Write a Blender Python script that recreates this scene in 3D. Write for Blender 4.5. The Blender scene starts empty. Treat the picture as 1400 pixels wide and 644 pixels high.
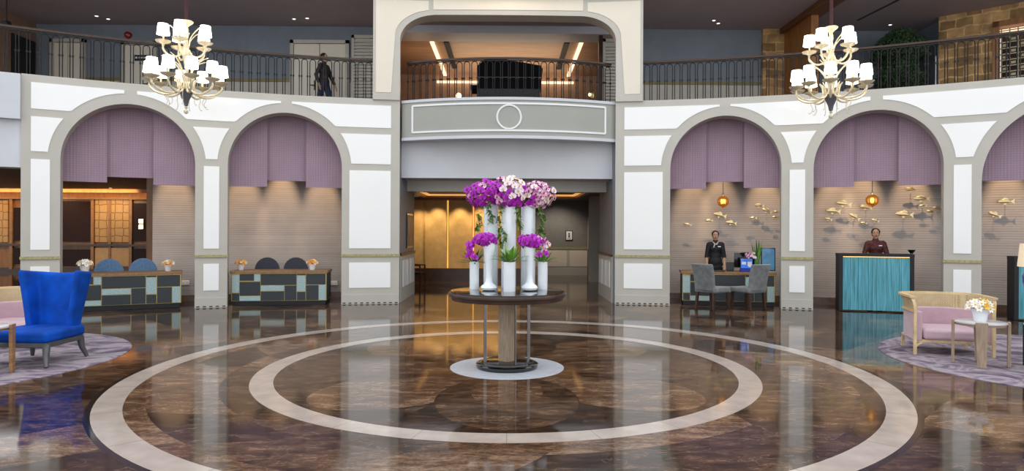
import bpy, bmesh, math, random
from mathutils import Vector, Matrix, Euler
random.seed(7)
C = bpy.context.scene.collection
PI = math.pi
# ------------------------------------------------------------------ camera
F, PX, PY, YAW, ROLL, CAMH = 915.0, 705.0, 316.0, 0.012, 0.0045, 1.6
cd = bpy.data.cameras.new('camera'); cam = bpy.data.objects.new('camera', cd); C.objects.link(cam)
cam.location = (0, 0, CAMH); cam.rotation_euler = (PI/2, -ROLL, -YAW)
cd.sensor_width = 36; cd.lens = F/1400*36
cd.shift_x = -(PX-700)/1400; cd.shift_y = (PY-322)/1400
cd.clip_end = 200
bpy.context.scene.camera = cam
_R = Matrix.Rotation(-YAW, 3, 'Z') @ Matrix.Rotation(-ROLL, 3, 'Y')
_rt, _fw, _up = _R @ Vector((1,0,0)), _R @ Vector((0,1,0)), _R @ Vector((0,0,1))
CO = Vector((0,0,CAMH))
def ray(px, py): return _fw + _rt*((px-PX)/F) - _up*((py-PY)/F)
def at_y(px, py, Y): d = ray(px, py); return CO + d*(Y/d.y)
def on_z(px, py, z=0.0): d = ray(px, py); return CO + d*((z-CAMH)/d.z)
FR, FZC = 18.05, -3.15                       # arcade wall: circle radius and centre
def on_cyl(px, py, r=FR):
    d = ray(px, py); e = Vector((0, -FZC))
    a = d.x*d.x+d.y*d.y; b = 2*(d.y*(-FZC)); c = FZC*FZC-r*r
    t = (-b+math.sqrt(b*b-4*a*c))/(2*a); return CO + d*t
def sx(px, py=316, r=FR):
    p = on_cyl(px, py, r); return FR*math.atan2(p.x, p.y-FZC)
def zc(px, py, r=FR): return on_cyl(px, py, r).z
def cyl(s, z, r=FR): t = s/FR; return Vector((r*math.sin(t), FZC+r*math.cos(t), z))

# ------------------------------------------------------------------ materials
def lin(c):
    return tuple(((x/255)/12.92 if x/255 <= .04045 else ((x/255+.055)/1.055)**2.4) for x in c) + (1,)
MATS = {}
def mat(name, col, rough=.5, metal=0, var=.06, scale=8, bump=0, bscale=60, emit=None, es=0, trans=0, coat=0, spec=.5, sheen=0, stretch=(1,1,1)):
    m = bpy.data.materials.new(name); m.use_nodes = True; nt = m.node_tree; b = nt.nodes['Principled BSDF']
    b.inputs['Roughness'].default_value = rough; b.inputs['Metallic'].default_value = metal
    b.inputs['Specular IOR Level'].default_value = spec
    b.inputs['Transmission Weight'].default_value = trans; b.inputs['Coat Weight'].default_value = coat
    b.inputs['Sheen Weight'].default_value = sheen
    c = lin(col); b.inputs['Base Color'].default_value = c
    tc = nt.nodes.new('ShaderNodeTexCoord'); mp = nt.nodes.new('ShaderNodeMapping'); mp.inputs['Scale'].default_value = stretch
    nt.links.new(tc.outputs['Object'], mp.inputs['Vector'])
    if var:
        n = nt.nodes.new('ShaderNodeTexNoise'); n.inputs['Scale'].default_value = scale; n.inputs['Detail'].default_value = 5
        nt.links.new(mp.outputs['Vector'], n.inputs['Vector'])
        r = nt.nodes.new('ShaderNodeValToRGB'); r.color_ramp.elements[0].position = .3; r.color_ramp.elements[1].position = .7
        r.color_ramp.elements[0].color = tuple(max(0, x*(1-2.2*var)) for x in c[:3])+(1,)
        r.color_ramp.elements[1].color = tuple(min(1, x*(1+2.2*var)) for x in c[:3])+(1,)
        nt.links.new(n.outputs['Fac'], r.inputs['Fac']); nt.links.new(r.outputs['Color'], b.inputs['Base Color'])
    if bump:
        n2 = nt.nodes.new('ShaderNodeTexNoise'); n2.inputs['Scale'].default_value = bscale; n2.inputs['Detail'].default_value = 3
        nt.links.new(mp.outputs['Vector'], n2.inputs['Vector'])
        bp = nt.nodes.new('ShaderNodeBump'); bp.inputs['Strength'].default_value = bump; bp.inputs['Distance'].default_value = .02
        nt.links.new(n2.outputs['Fac'], bp.inputs['Height']); nt.links.new(bp.outputs['Normal'], b.inputs['Normal'])
    if emit:
        b.inputs['Emission Color'].default_value = lin(emit); b.inputs['Emission Strength'].default_value = es
    MATS[name] = m; return m
def nodes(m): return m.node_tree, m.node_tree.nodes['Principled BSDF']
def mth(nt, op, a, b=None, c=None):
    n = nt.nodes.new('ShaderNodeMath'); n.operation = op
    for i, x in enumerate((a, b, c)):
        if x is None: continue
        if isinstance(x, (int, float)): n.inputs[i].default_value = x
        else: nt.links.new(x, n.inputs[i])
    return n.outputs[0]
def mixc(nt, fac, a, b, mode='MIX'):
    n = nt.nodes.new('ShaderNodeMix'); n.data_type = 'RGBA'; n.blend_type = mode
    for k, x in ((0, fac), (6, a), (7, b)):
        if isinstance(x, (int, float, tuple)): n.inputs[k].default_value = x
        else: nt.links.new(x, n.inputs[k])
    return n.outputs[2]
def ramp(nt, fac, stops):
    r = nt.nodes.new('ShaderNodeValToRGB'); e = r.color_ramp.elements
    while len(e) < len(stops): e.new(.5)
    for el, (p, c) in zip(e, stops): el.position = p; el.color = c if len(c) == 4 else c+(1,)
    nt.links.new(fac, r.inputs['Fac']); return r.outputs['Color']

# ------------------------------------------------------------------ mesh builder
class MB:
    def __init__(s): s.v = []; s.f = []; s.fm = []; s.M = Matrix(); s.mi = 0
    def add(s, vs, fs):
        o = len(s.v); s.v += [tuple(s.M @ Vector(v)) for v in vs]
        s.f += [tuple(i+o for i in f) for f in fs]; s.fm += [s.mi]*len(fs); return s
    def box(s, c, d, rz=0, taper=1.0):
        x, y, z = d[0]/2, d[1]/2, d[2]/2; M = Matrix.Translation(c) @ Matrix.Rotation(rz, 4, 'Z')
        vs = [M @ Vector((a*x*(taper if k < 0 else 1), b*y*(taper if k < 0 else 1), k*z)) for k in (-1, 1) for a, b in ((-1,-1),(1,-1),(1,1),(-1,1))]
        return s.add(vs, [(3,2,1,0),(4,5,6,7),(0,1,5,4),(1,2,6,5),(2,3,7,6),(3,0,4,7)])
    def b2(s, x0, x1, y0, y1, z0, z1): return s.box(((x0+x1)/2,(y0+y1)/2,(z0+z1)/2),(x1-x0,y1-y0,z1-z0))
    def lathe(s, prof, c=(0,0,0), seg=24, cap=True):
        vs = []; fs = []; n = len(prof)
        for r, z in prof:
            for i in range(seg):
                a = 2*PI*i/seg; vs.append((c[0]+r*math.cos(a), c[1]+r*math.sin(a), c[2]+z))
        for k in range(n-1):
            for i in range(seg):
                j = (i+1) % seg; fs.append((k*seg+i, k*seg+j, (k+1)*seg+j, (k+1)*seg+i))
        if cap:
            if prof[0][0] > 1e-5: fs.append(tuple(range(seg-1, -1, -1)))
            if prof[-1][0] > 1e-5: fs.append(tuple((n-1)*seg+i for i in range(seg)))
        return s.add(vs, fs)
    def tube(s, pts, r=.01, seg=8, closed=False, sq=None):
        P = [Vector(p) for p in pts]; n = len(P); vs = []; fs = []
        T = []
        for i in range(n):
            a = P[(i-1) % n] if (closed or i > 0) else P[i]; b = P[(i+1) % n] if (closed or i < n-1) else P[i]
            t = (b-a); T.append(t.normalized() if t.length > 1e-9 else Vector((0,0,1)))
        up = Vector((0,0,1)) if abs(T[0].z) < .9 else Vector((0,1,0))
        N = (up - T[0]*up.dot(T[0])).normalized()
        for i in range(n):
            N = (N - T[i]*N.dot(T[i]))
            N = N.normalized() if N.length > 1e-6 else Vector((1,0,0)); B = T[i].cross(N)
            rr = r[i] if isinstance(r, (list, tuple)) else r
            for k in range(seg):
                if sq: a, b = ((1,1),(-1,1),(-1,-1),(1,-1))[k]; vs.append(P[i]+N*a*sq[0]/2+B*b*sq[1]/2)
                else: a = 2*PI*k/seg; vs.append(P[i]+N*rr*math.cos(a)+B*rr*math.sin(a))
        for i in range(n if closed else n-1):
            j = (i+1) % n
            for k in range(seg):
                q = (k+1) % seg; fs.append((i*seg+k, i*seg+q, j*seg+q, j*seg+k))
        if not closed: fs += [tuple(range(seg-1, -1, -1)), tuple((n-1)*seg+k for k in range(seg))]
        return s.add(vs, fs)
    def bar(s, pts, w, h): return s.tube(pts, seg=4, sq=(h, w))
    def ell(s, c, r, seg=16, rings=10):
        if isinstance(r, (int, float)): r = (r, r, r)
        vs = [(c[0], c[1], c[2]-r[2])]; fs = []
        for k in range(1, rings):
            p = -PI/2+PI*k/rings
            for i in range(seg):
                a = 2*PI*i/seg; vs.append((c[0]+r[0]*math.cos(p)*math.cos(a), c[1]+r[1]*math.cos(p)*math.sin(a), c[2]+r[2]*math.sin(p)))
        vs.append((c[0], c[1], c[2]+r[2])); L = len(vs)-1
        for i in range(seg):
            j = (i+1) % seg; fs.append((0, 1+j, 1+i)); fs.append((L, L-seg+i, L-seg+j))
            for k in range(rings-2): fs.append((1+k*seg+i, 1+k*seg+j, 1+(k+1)*seg+j, 1+(k+1)*seg+i))
        return s.add(vs, fs)
    def cap(s, a, b, ra, rb, seg=12):
        s.tube([a, b], [ra, rb], seg); s.ell(a, ra, seg, 8); s.ell(b, rb, seg, 8); return s
    def prism(s, poly, h0, h1, M=None):
        """polygon in local xy, extruded h0..h1 along local z, then M"""
        n = len(poly); M = M or Matrix(); old = s.M; s.M = s.M @ M
        vs = [(x, y, h0) for x, y in poly]+[(x, y, h1) for x, y in poly]
        s.add(vs, [tuple(range(n-1, -1, -1)), tuple(range(n, 2*n))]+[(i, (i+1) % n, n+(i+1) % n, n+i) for i in range(n)])
        s.M = old; return s
    def grid(s, rows, closed=False):
        """rows of equal length of points"""
        n, m = len(rows), len(rows[0]); vs = [p for r in rows for p in r]
        fs = [(i*m+k, i*m+(k+1) % m, (i+1)*m+(k+1) % m, (i+1)*m+k) for i in range(n-1) for k in range(m if closed else m-1)]
        return s.add(vs, fs)
    def bent(s, fn, s0, s1, n, zf0, zf1, r0, r1):
        """closed solid bent along s; zf0/zf1 numbers or functions of s"""
        g = lambda q, x: q(x) if callable(q) else q
        rows = []
        for i in range(n+1):
            x = s0+(s1-s0)*i/n
            rows.append([fn(x, g(zf0, x), r0), fn(x, g(zf1, x), r0), fn(x, g(zf1, x), r1), fn(x, g(zf0, x), r1)])
        s.grid(rows, closed=True)
        o = len(s.v)-4*(n+1); s.f += [(o, o+1, o+2, o+3), tuple(o+4*n+k for k in (3, 2, 1, 0))]; s.fm += [s.mi]*2
        return s
    def build(s, name, m, parent=None, smooth=False, bevel=0, bseg=2, sub=0, solid=0, loc=None):
        me = bpy.data.meshes.new(name); me.from_pydata(s.v, [], s.f)
        for x in (m if isinstance(m, (list, tuple)) else [m]): me.materials.append(x)
        if any(s.fm): me.polygons.foreach_set('material_index', s.fm)
        bm = bmesh.new(); bm.from_mesh(me); bmesh.ops.recalc_face_normals(bm, faces=bm.faces); bm.to_mesh(me); bm.free()
        if smooth:
            me.polygons.foreach_set('use_smooth', [True]*len(me.polygons))
            if smooth != 2:
                try: me.set_sharp_from_angle(angle=math.radians(40))
                except Exception: pass
        o = bpy.data.objects.new(name, me); C.objects.link(o)
        if parent: o.parent = parent
        if loc is not None: o.location = loc
        if solid: md = o.modifiers.new('s', 'SOLIDIFY'); md.thickness = solid; md.offset = 0
        if bevel: md = o.modifiers.new('b', 'BEVEL'); md.width = bevel; md.segments = bseg; md.limit_method = 'ANGLE'
        if sub: md = o.modifiers.new('u', 'SUBSURF'); md.levels = sub; md.render_levels = sub
        return o
def tag(o, label, cat, group=None, kind=None):
    if label: o['label'] = label
    if cat: o['category'] = cat
    if group: o['group'] = group
    if kind: o['kind'] = kind
    return o
def struct(o): o['kind'] = 'structure'; return o
def thing(name, label, cat, loc=(0,0,0), rz=0, group=None):
    o = bpy.data.objects.new(name, None); C.objects.link(o); o.location = loc; o.rotation_euler = (0,0,rz); o.empty_display_size = .1
    return tag(o, label, cat, group)
def copy_tree(o, parent=None):
    c = o.copy(); C.objects.link(c); c.parent = parent
    for ch in list(o.children): copy_tree(ch, c)
    return c
def dup(o, loc, rz=None, label=None, group=None):
    c = copy_tree(o); c.location = loc
    if rz is not None: c.rotation_euler = (0,0,rz)
    if label: c['label'] = label
    if group: c['group'] = group
    return c
def blob(mb, voxel, name, m, parent, smooth=4):
    """the shapes of mb grown together into one continuous surface"""
    me = bpy.data.meshes.new('tmp'); me.from_pydata(mb.v, [], mb.f)
    bm = bmesh.new(); bm.from_mesh(me); bmesh.ops.recalc_face_normals(bm, faces=bm.faces); bm.to_mesh(me); bm.free()
    o = bpy.data.objects.new('tmp', me); C.objects.link(o)
    md = o.modifiers.new('r', 'REMESH'); md.mode = 'VOXEL'; md.voxel_size = voxel; md.use_smooth_shade = True
    if smooth: md = o.modifiers.new('s', 'SMOOTH'); md.factor = .5; md.iterations = smooth
    dg = bpy.context.evaluated_depsgraph_get(); dg.update()
    nm = bpy.data.meshes.new_from_object(o.evaluated_get(dg)); nm.name = name
    bpy.data.objects.remove(o); bpy.data.meshes.remove(me)
    nm.materials.clear(); nm.materials.append(m)
    nm.polygons.foreach_set('use_smooth', [True]*len(nm.polygons))
    r = bpy.data.objects.new(name, nm); C.objects.link(r)
    if parent: r.parent = parent
    return r
def rv(a): return random.uniform(-a, a)
# ------------------------------------------------------------------ shared materials
M_trim = mat('grey_plaster', (188,184,174), .45, var=.015, scale=2)
M_panel = mat('white_lacquer_panel', (245,245,243), .22, var=.006, scale=1, coat=.3)
M_cream = mat('cream_panel', (226,217,200), .4, var=.012, scale=2)
M_soffit = mat('warm_plaster', (205,180,155), .5, var=.02)
M_greywall = mat('cool_grey_wall', (204,206,212), .5, var=.015, scale=2)
M_parapet = mat('parapet_paint', (160,160,152), .4, var=.015, scale=2)
M_moulding = mat('white_moulding', (235,236,236), .4, var=0)
M_goldband = mat('aged_brass', (164,156,112), .45, metal=.25, var=.12, scale=25)
M_gold = mat('brushed_gold', (218,194,146), .28, metal=1, var=.06, scale=30)
M_goldline = mat('brass_inlay', (190,170,105), .35, metal=.6, var=.05)
M_slot = mat('vent_dark', (50,48,46), .7, var=.02)
M_ceil = mat('mauve_ceiling_paint', (170,157,162), .7, var=.02, scale=1.5)
M_ceil2 = mat('taupe_ceiling_paint', (120,104,92), .7, var=.02)
M_blue_wall = mat('slate_blue_wallpaper', (122,130,140), .6, var=.03, scale=3, bump=.1, bscale=90)
M_dadorail = mat('olive_gilt_rail', (122,110,66), .45, metal=.2, var=.05)
M_dado = mat('cream_wainscot', (190,184,172), .5, var=.02)
M_dark = mat('blackened_iron', (34,32,33), .45, metal=.6, var=.05)
M_rail = mat('bronze_handrail', (66,49,40), .35, metal=.4, var=.08)
M_black = mat('black_gloss', (10,10,13), .12, var=0, coat=.4)
M_blackm = mat('black_matt', (18,18,21), .6, var=.05)
M_wood = mat('oak_wood', (150,112,74), .45, var=.14, scale=5, stretch=(1,1,12))
M_woodh = mat('oak_wood_long', (140,104,70), .45, var=.14, scale=5, stretch=(14,2,2))
M_greywood = mat('greyed_oak', (158,138,116), .5, var=.12, scale=6, stretch=(9,9,1))
M_wallwood = mat('honey_wood', (150,100,52), .4, var=.12, scale=3, stretch=(3,3,.6))
M_darkwood = mat('dark_walnut', (62,40,28), .3, var=.15, scale=5)
M_stonebase = mat('brown_stone_skirting', (104,82,70), .25, var=.12, scale=5)
M_navy = mat('charcoal_leather', (44,50,54), .45, var=.05, scale=20)
M_pale = mat('pale_aqua_shagreen', (158,182,184), .4, var=.1, scale=40)
M_white = mat('white_ceramic', (238,240,244), .1, var=.01, coat=.5)
M_glassw = mat('white_glass_vase', (242,247,252), .06, var=.01, coat=.6)
M_leaf = mat('green_leaf', (104,150,50), .45, var=.2, scale=12)
M_dleaf = mat('dark_green_leaf', (40,78,34), .5, var=.25, scale=10)
M_stem = mat('green_stem', (92,128,58), .5, var=.1)
M_lamp = mat('lit_lamp_shade', (255,250,240), .6, var=0, emit=(255,243,228), es=4.0)
M_led = mat('warm_led', (255,210,140), .6, var=0, emit=(255,196,110), es=3.0)
M_ledw = mat('soft_led', (255,225,190), .6, var=0, emit=(255,214,178), es=1.6)
M_tray = mat('tray_glow', (255,200,130), .6, var=0, emit=(255,190,110), es=.7)
M_strip = mat('edge_light_strip', (255,210,130), .6, var=0, emit=(255,200,105), es=1.1)
M_spot = mat('downlight_glow', (255,240,220), .6, var=0, emit=(255,235,205), es=6)
M_chrome = mat('dark_chrome', (120,118,118), .25, metal=.9, var=.04)

# grasscloth: fine horizontal reeds
M_grass = mat('grasscloth_wallpaper', (180,172,168), .7, var=.05, scale=1.6)
nt, b = nodes(M_grass)
tc = nt.nodes.new('ShaderNodeTexCoord'); mp = nt.nodes.new('ShaderNodeMapping'); mp.inputs['Scale'].default_value = (.12,.12,52)
nt.links.new(tc.outputs['Object'], mp.inputs['Vector'])
n = nt.nodes.new('ShaderNodeTexNoise'); n.inputs['Scale'].default_value = 1; n.inputs['Detail'].default_value = 4; nt.links.new(mp.outputs['Vector'], n.inputs['Vector'])
src = b.inputs['Base Color'].links[0].from_socket
nt.links.new(mixc(nt, .75, src, ramp(nt, n.outputs['Fac'], [(.30,(.8,.8,.8)),(.48,(.95,.95,.95)),(.66,(1.05,1.05,1.05))]), 'MULTIPLY'), b.inputs['Base Color'])
sp = nt.nodes.new('ShaderNodeSeparateXYZ'); nt.links.new(tc.outputs['Object'], sp.inputs[0])
wv = mth(nt, 'SINE', mth(nt, 'ADD', mth(nt, 'MULTIPLY', sp.outputs['Z'], 2*PI/.05), mth(nt, 'MULTIPLY', n.outputs['Fac'], 1.5)))
src = b.inputs['Base Color'].links[0].from_socket
nt.links.new(mixc(nt, .24, src, ramp(nt, mth(nt, 'MULTIPLY_ADD', wv, .5, .5), [(.05,(.55,.54,.53)),(.4,(1,1,1)),(.9,(1.15,1.14,1.13))]), 'MULTIPLY'), b.inputs['Base Color'])
bp = nt.nodes.new('ShaderNodeBump'); bp.inputs['Strength'].default_value = .12; bp.inputs['Distance'].default_value = .006
nt.links.new(wv, bp.inputs['Height']); nt.links.new(bp.outputs['Normal'], b.inputs['Normal'])

# woven mauve screen: fine grid of threads
M_mauve = mat('mauve_woven_screen', (164,139,156), .75, var=.04, scale=1.5)
nt, b = nodes(M_mauve); src = b.inputs['Base Color'].links[0].from_socket
tc = nt.nodes.new('ShaderNodeTexCoord'); sp = nt.nodes.new('ShaderNodeSeparateXYZ'); nt.links.new(tc.outputs['Object'], sp.inputs[0])
n = nt.nodes.new('ShaderNodeTexNoise'); n.inputs['Scale'].default_value = 14; nt.links.new(tc.outputs['Object'], n.inputs['Vector'])
w = mth(nt, 'SINE', mth(nt, 'ADD', mth(nt, 'MULTIPLY', sp.outputs['Z'], 2*PI/.045), mth(nt, 'MULTIPLY', n.outputs['Fac'], 4)))
w2 = mth(nt, 'SINE', mth(nt, 'MULTIPLY', sp.outputs['X'], 2*PI/.05))
s_ = mth(nt, 'ADD', mth(nt, 'MULTIPLY', w, .25), mth(nt, 'MULTIPLY', w2, .2))
nt.links.new(mixc(nt, .32, src, ramp(nt, mth(nt, 'ADD', s_, .5), [(.1,(.45,.45,.45)),(.9,(1.25,1.25,1.25))]), 'MULTIPLY'), b.inputs['Base Color'])

# polished brown marble with a rosette round the table
M_floor = mat('polished_brown_marble', (92,70,54), .07, var=0)
nt, b = nodes(M_floor)
tc = nt.nodes.new('ShaderNodeTexCoord'); sp = nt.nodes.new('ShaderNodeSeparateXYZ'); nt.links.new(tc.outputs['Object'], sp.inputs[0])
X, Y = sp.outputs['X'], mth(nt, 'SUBTRACT', sp.outputs['Y'], 7.87)
rad = mth(nt, 'SQRT', mth(nt, 'ADD', mth(nt, 'MULTIPLY', X, X), mth(nt, 'MULTIPLY', Y, Y)))
ang = mth(nt, 'ADD', mth(nt, 'ARCTAN2', Y, X), PI+PI/8)
def rnd(x, y=0.0, k=0.0):
    c = nt.nodes.new('ShaderNodeCombineXYZ')
    for i, q in enumerate((x, y)):
        if isinstance(q, (int, float)): c.inputs[i].default_value = q
        else: nt.links.new(q, c.inputs[i])
    c.inputs[2].default_value = k
    w = nt.nodes.new('ShaderNodeTexWhiteNoise'); w.noise_dimensions = '3D'; nt.links.new(c.outputs[0], w.inputs['Vector']); return w.outputs['Value']
th = mth(nt, 'ARCTAN2', Y, X)
def petal(off, cx, rx, ry):                      # four petals at right angles, the first turned by off
    a_ = mth(nt, 'SUBTRACT', mth(nt, 'FLOORED_MODULO', mth(nt, 'ADD', th, PI/2+PI/4+off), PI/2), PI/4)
    lx = mth(nt, 'MULTIPLY', rad, mth(nt, 'COSINE', a_)); ly = mth(nt, 'MULTIPLY', rad, mth(nt, 'SINE', a_))
    a = mth(nt, 'DIVIDE', mth(nt, 'SUBTRACT', lx, cx), rx); c = mth(nt, 'DIVIDE', ly, ry)
    e = mth(nt, 'ADD', mth(nt, 'MULTIPLY', a, a), mth(nt, 'MULTIPLY', c, c))
    return mth(nt, 'LESS_THAN', e, 1), mth(nt, 'LESS_THAN', mth(nt, 'ABSOLUTE', mth(nt, 'SUBTRACT', e, 1)), .022)
pt, pe = petal(0, 1.52, .98, .68); pb, pbe = petal(PI/4, 1.52, .98, .68); ps, pse = petal(0, 1.15, .62, .36)
inner = mth(nt, 'LESS_THAN', rad, 2.7)
def pick(m, a, b_):
    return mth(nt, 'ADD', mth(nt, 'MULTIPLY', m, a), mth(nt, 'MULTIPLY', mth(nt, 'SUBTRACT', 1, m), b_))
q8 = mth(nt, 'FLOOR', mth(nt, 'DIVIDE', ang, PI/8))
t_in = pick(pt, pick(ps, .56, .32), pick(pb, .6, mth(nt, 'MULTIPLY', rnd(q8, 5, 1), .3)))
edge = mth(nt, 'MULTIPLY', inner, mth(nt, 'MAXIMUM', pe, mth(nt, 'MULTIPLY', mth(nt, 'SUBTRACT', 1, pt), pbe)))
mid = mth(nt, 'LESS_THAN', rad, 4.05)
k16 = mth(nt, 'FLOOR', mth(nt, 'DIVIDE', mth(nt, 'ADD', ang, mth(nt, 'MULTIPLY', rad, .25)), PI/10)); rr = mth(nt, 'FLOOR', mth(nt, 'DIVIDE', rad, .62))
t_mid = mth(nt, 'MULTIPLY', rnd(k16, rr, 7), .75)
tx = mth(nt, 'FLOOR', mth(nt, 'DIVIDE', mth(nt, 'ADD', X, Y), 1.15)); ty = mth(nt, 'FLOOR', mth(nt, 'DIVIDE', mth(nt, 'SUBTRACT', X, Y), 1.15))
t_out = mth(nt, 'MULTIPLY', rnd(tx, ty, 11), .7)
tone = mth(nt, 'ADD', mth(nt, 'MULTIPLY', inner, t_in), mth(nt, 'MULTIPLY', mth(nt, 'SUBTRACT', 1, inner), mth(nt, 'ADD', mth(nt, 'MULTIPLY', mid, t_mid), mth(nt, 'MULTIPLY', mth(nt, 'SUBTRACT', 1, mid), t_out))))
# each slab has its own vein field
cv = nt.nodes.new('ShaderNodeCombineXYZ'); nt.links.new(mth(nt, 'MULTIPLY', tone, 40), cv.inputs[2])
va = nt.nodes.new('ShaderNodeVectorMath'); va.operation = 'ADD'; nt.links.new(tc.outputs['Object'], va.inputs[0]); nt.links.new(cv.outputs[0], va.inputs[1])
mp = nt.nodes.new('ShaderNodeMapping'); mp.inputs['Scale'].default_value = (1, 2.6, 1); mp.inputs['Rotation'].default_value = (0,0,.12); nt.links.new(va.outputs[0], mp.inputs['Vector'])
n1 = nt.nodes.new('ShaderNodeTexNoise'); n1.inputs['Scale'].default_value = 2.9; n1.inputs['Detail'].default_value = 15; n1.inputs['Roughness'].default_value = .82; n1.inputs['Distortion'].default_value = .35; nt.links.new(mp.outputs['Vector'], n1.inputs['Vector'])
n2 = nt.nodes.new('ShaderNodeTexNoise'); n2.inputs['Scale'].default_value = 1.3; n2.inputs['Detail'].default_value = 9; n2.inputs['Distortion'].default_value = .8; nt.links.new(mp.outputs['Vector'], n2.inputs['Vector'])
f = mth(nt, 'ADD', mth(nt, 'MULTIPLY', n1.outputs['Fac'], 1.0), mth(nt, 'MULTIPLY', mth(nt, 'SUBTRACT', tone, .36), .26))
n3 = nt.nodes.new('ShaderNodeTexNoise'); n3.inputs['Scale'].default_value = 26; n3.inputs['Detail'].default_value = 6; n3.inputs['Roughness'].default_value = .7; nt.links.new(mp.outputs['Vector'], n3.inputs['Vector'])
f = mth(nt, 'ADD', f, mth(nt, 'MULTIPLY', mth(nt, 'SUBTRACT', n3.outputs['Fac'], .5), .32))
base = ramp(nt, f, [(.33, lin((28,20,17))), (.45, lin((58,42,32))), (.57, lin((98,72,54))), (.72, lin((156,126,100)))])
vein = mth(nt, 'POWER', mth(nt, 'SUBTRACT', 1, mth(nt, 'MULTIPLY', mth(nt, 'ABSOLUTE', mth(nt, 'SUBTRACT', n2.outputs['Fac'], .5)), 2)), 160)
FLOOR_COL = mixc(nt, mth(nt, 'MULTIPLY', vein, .28), base, lin((176,150,126)))
FLOOR_COL = mixc(nt, mth(nt, 'MULTIPLY', edge, .5), FLOOR_COL, lin((24,18,15)))
nt.links.new(FLOOR_COL, b.inputs['Base Color']); b.inputs['IOR'].default_value = 1.37

M_ring = mat('cream_marble_inlay', (178,164,154), .09, var=.06, scale=5)
nt, b = nodes(M_ring); src = b.inputs['Base Color'].links[0].from_socket
tc = nt.nodes.new('ShaderNodeTexCoord'); sp = nt.nodes.new('ShaderNodeSeparateXYZ'); nt.links.new(tc.outputs['Object'], sp.inputs[0])
an = mth(nt, 'DIVIDE', mth(nt, 'ADD', mth(nt, 'ARCTAN2', sp.outputs['Y'], sp.outputs['X']), PI/2), PI/12)
jt = mth(nt, 'LESS_THAN', mth(nt, 'ABSOLUTE', mth(nt, 'SUBTRACT', an, mth(nt, 'ROUND', an))), .004)
nt.links.new(mixc(nt, jt, src, lin((140,124,114))), b.inputs['Base Color'])
M_darkring = mat('dark_marble_border', (40,34,32), .08, var=.1)
M_white_stone = mat('white_marble_disc', (214,220,230), .1, var=.03)

# hex-patterned warm wallpaper, stone blocks, rug
M_hex = mat('patterned_warm_wallpaper', (186,150,104), .6, var=.03)
nt, b = nodes(M_hex); src = b.inputs['Base Color'].links[0].from_socket
tc = nt.nodes.new('ShaderNodeTexCoord'); sp = nt.nodes.new('ShaderNodeSeparateXYZ'); nt.links.new(tc.outputs['Object'], sp.inputs[0])
cx = nt.nodes.new('ShaderNodeCombineXYZ'); nt.links.new(sp.outputs['X'], cx.inputs[0]); nt.links.new(sp.outputs['Z'], cx.inputs[1])
vo = nt.nodes.new('ShaderNodeTexVoronoi'); vo.feature = 'DISTANCE_TO_EDGE'; vo.inputs['Scale'].default_value = 3.4; vo.inputs['Randomness'].default_value = .15; nt.links.new(cx.outputs[0], vo.inputs['Vector'])
nt.links.new(mixc(nt, mth(nt, 'LESS_THAN', vo.outputs['Distance'], .06), src, lin((138,104,66))), b.inputs['Base Color'])

M_stone = mat('sandstone_blocks', (178,148,108), .85, var=.2, scale=3, bump=.6, bscale=14)
nt, b = nodes(M_stone); src = b.inputs['Base Color'].links[0].from_socket
tc = nt.nodes.new('ShaderNodeTexCoord'); sp = nt.nodes.new('ShaderNodeSeparateXYZ'); nt.links.new(tc.outputs['Object'], sp.inputs[0])
cx = nt.nodes.new('ShaderNodeCombineXYZ'); nt.links.new(mth(nt, 'SUBTRACT', sp.outputs['X'], sp.outputs['Y']), cx.inputs[0]); nt.links.new(sp.outputs['Z'], cx.inputs[1])
ns = nt.nodes.new('ShaderNodeTexNoise'); ns.inputs['Scale'].default_value = 2.5; nt.links.new(tc.outputs['Object'], ns.inputs['Vector'])
vm = nt.nodes.new('ShaderNodeVectorMath'); vm.operation = 'MULTIPLY_ADD'; vm.inputs[1].default_value = (.16,.16,0); nt.links.new(ns.outputs['Color'], vm.inputs[0]); nt.links.new(cx.outputs[0], vm.inputs[2])
br = nt.nodes.new('ShaderNodeTexBrick'); br.inputs['Scale'].default_value = 1; br.inputs['Brick Width'].default_value = .5; br.inputs['Row Height'].default_value = .24; br.inputs['Mortar Size'].default_value = .02
br.inputs['Color1'].default_value = (.55,.45,.32,1); br.inputs['Color2'].default_value = (1.3,1.15,.95,1); br.inputs['Mortar'].default_value = (1.5,1.45,1.3,1); nt.links.new(vm.outputs[0], br.inputs['Vector'])
nt.links.new(mixc(nt, .85, src, br.outputs['Color'], 'MULTIPLY'), b.inputs['Base Color'])

M_rug = mat('lilac_patterned_rug', (150,138,146), .95, var=0, bump=.3, bscale=200)
nt, b = nodes(M_rug)
tc = nt.nodes.new('ShaderNodeTexCoord')
n1 = nt.nodes.new('ShaderNodeTexNoise'); n1.inputs['Scale'].default_value = 1.5; n1.inputs['Detail'].default_value = 6; n1.inputs['Distortion'].default_value = 2.2; nt.links.new(tc.outputs['Object'], n1.inputs['Vector'])
nt.links.new(ramp(nt, n1.outputs['Fac'], [(.32, lin((78,64,86))), (.44, lin((120,106,120))), (.53, lin((164,152,158))), (.6, lin((138,126,138))), (.7, lin((96,82,106)))]), b.inputs['Base Color'])

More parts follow.
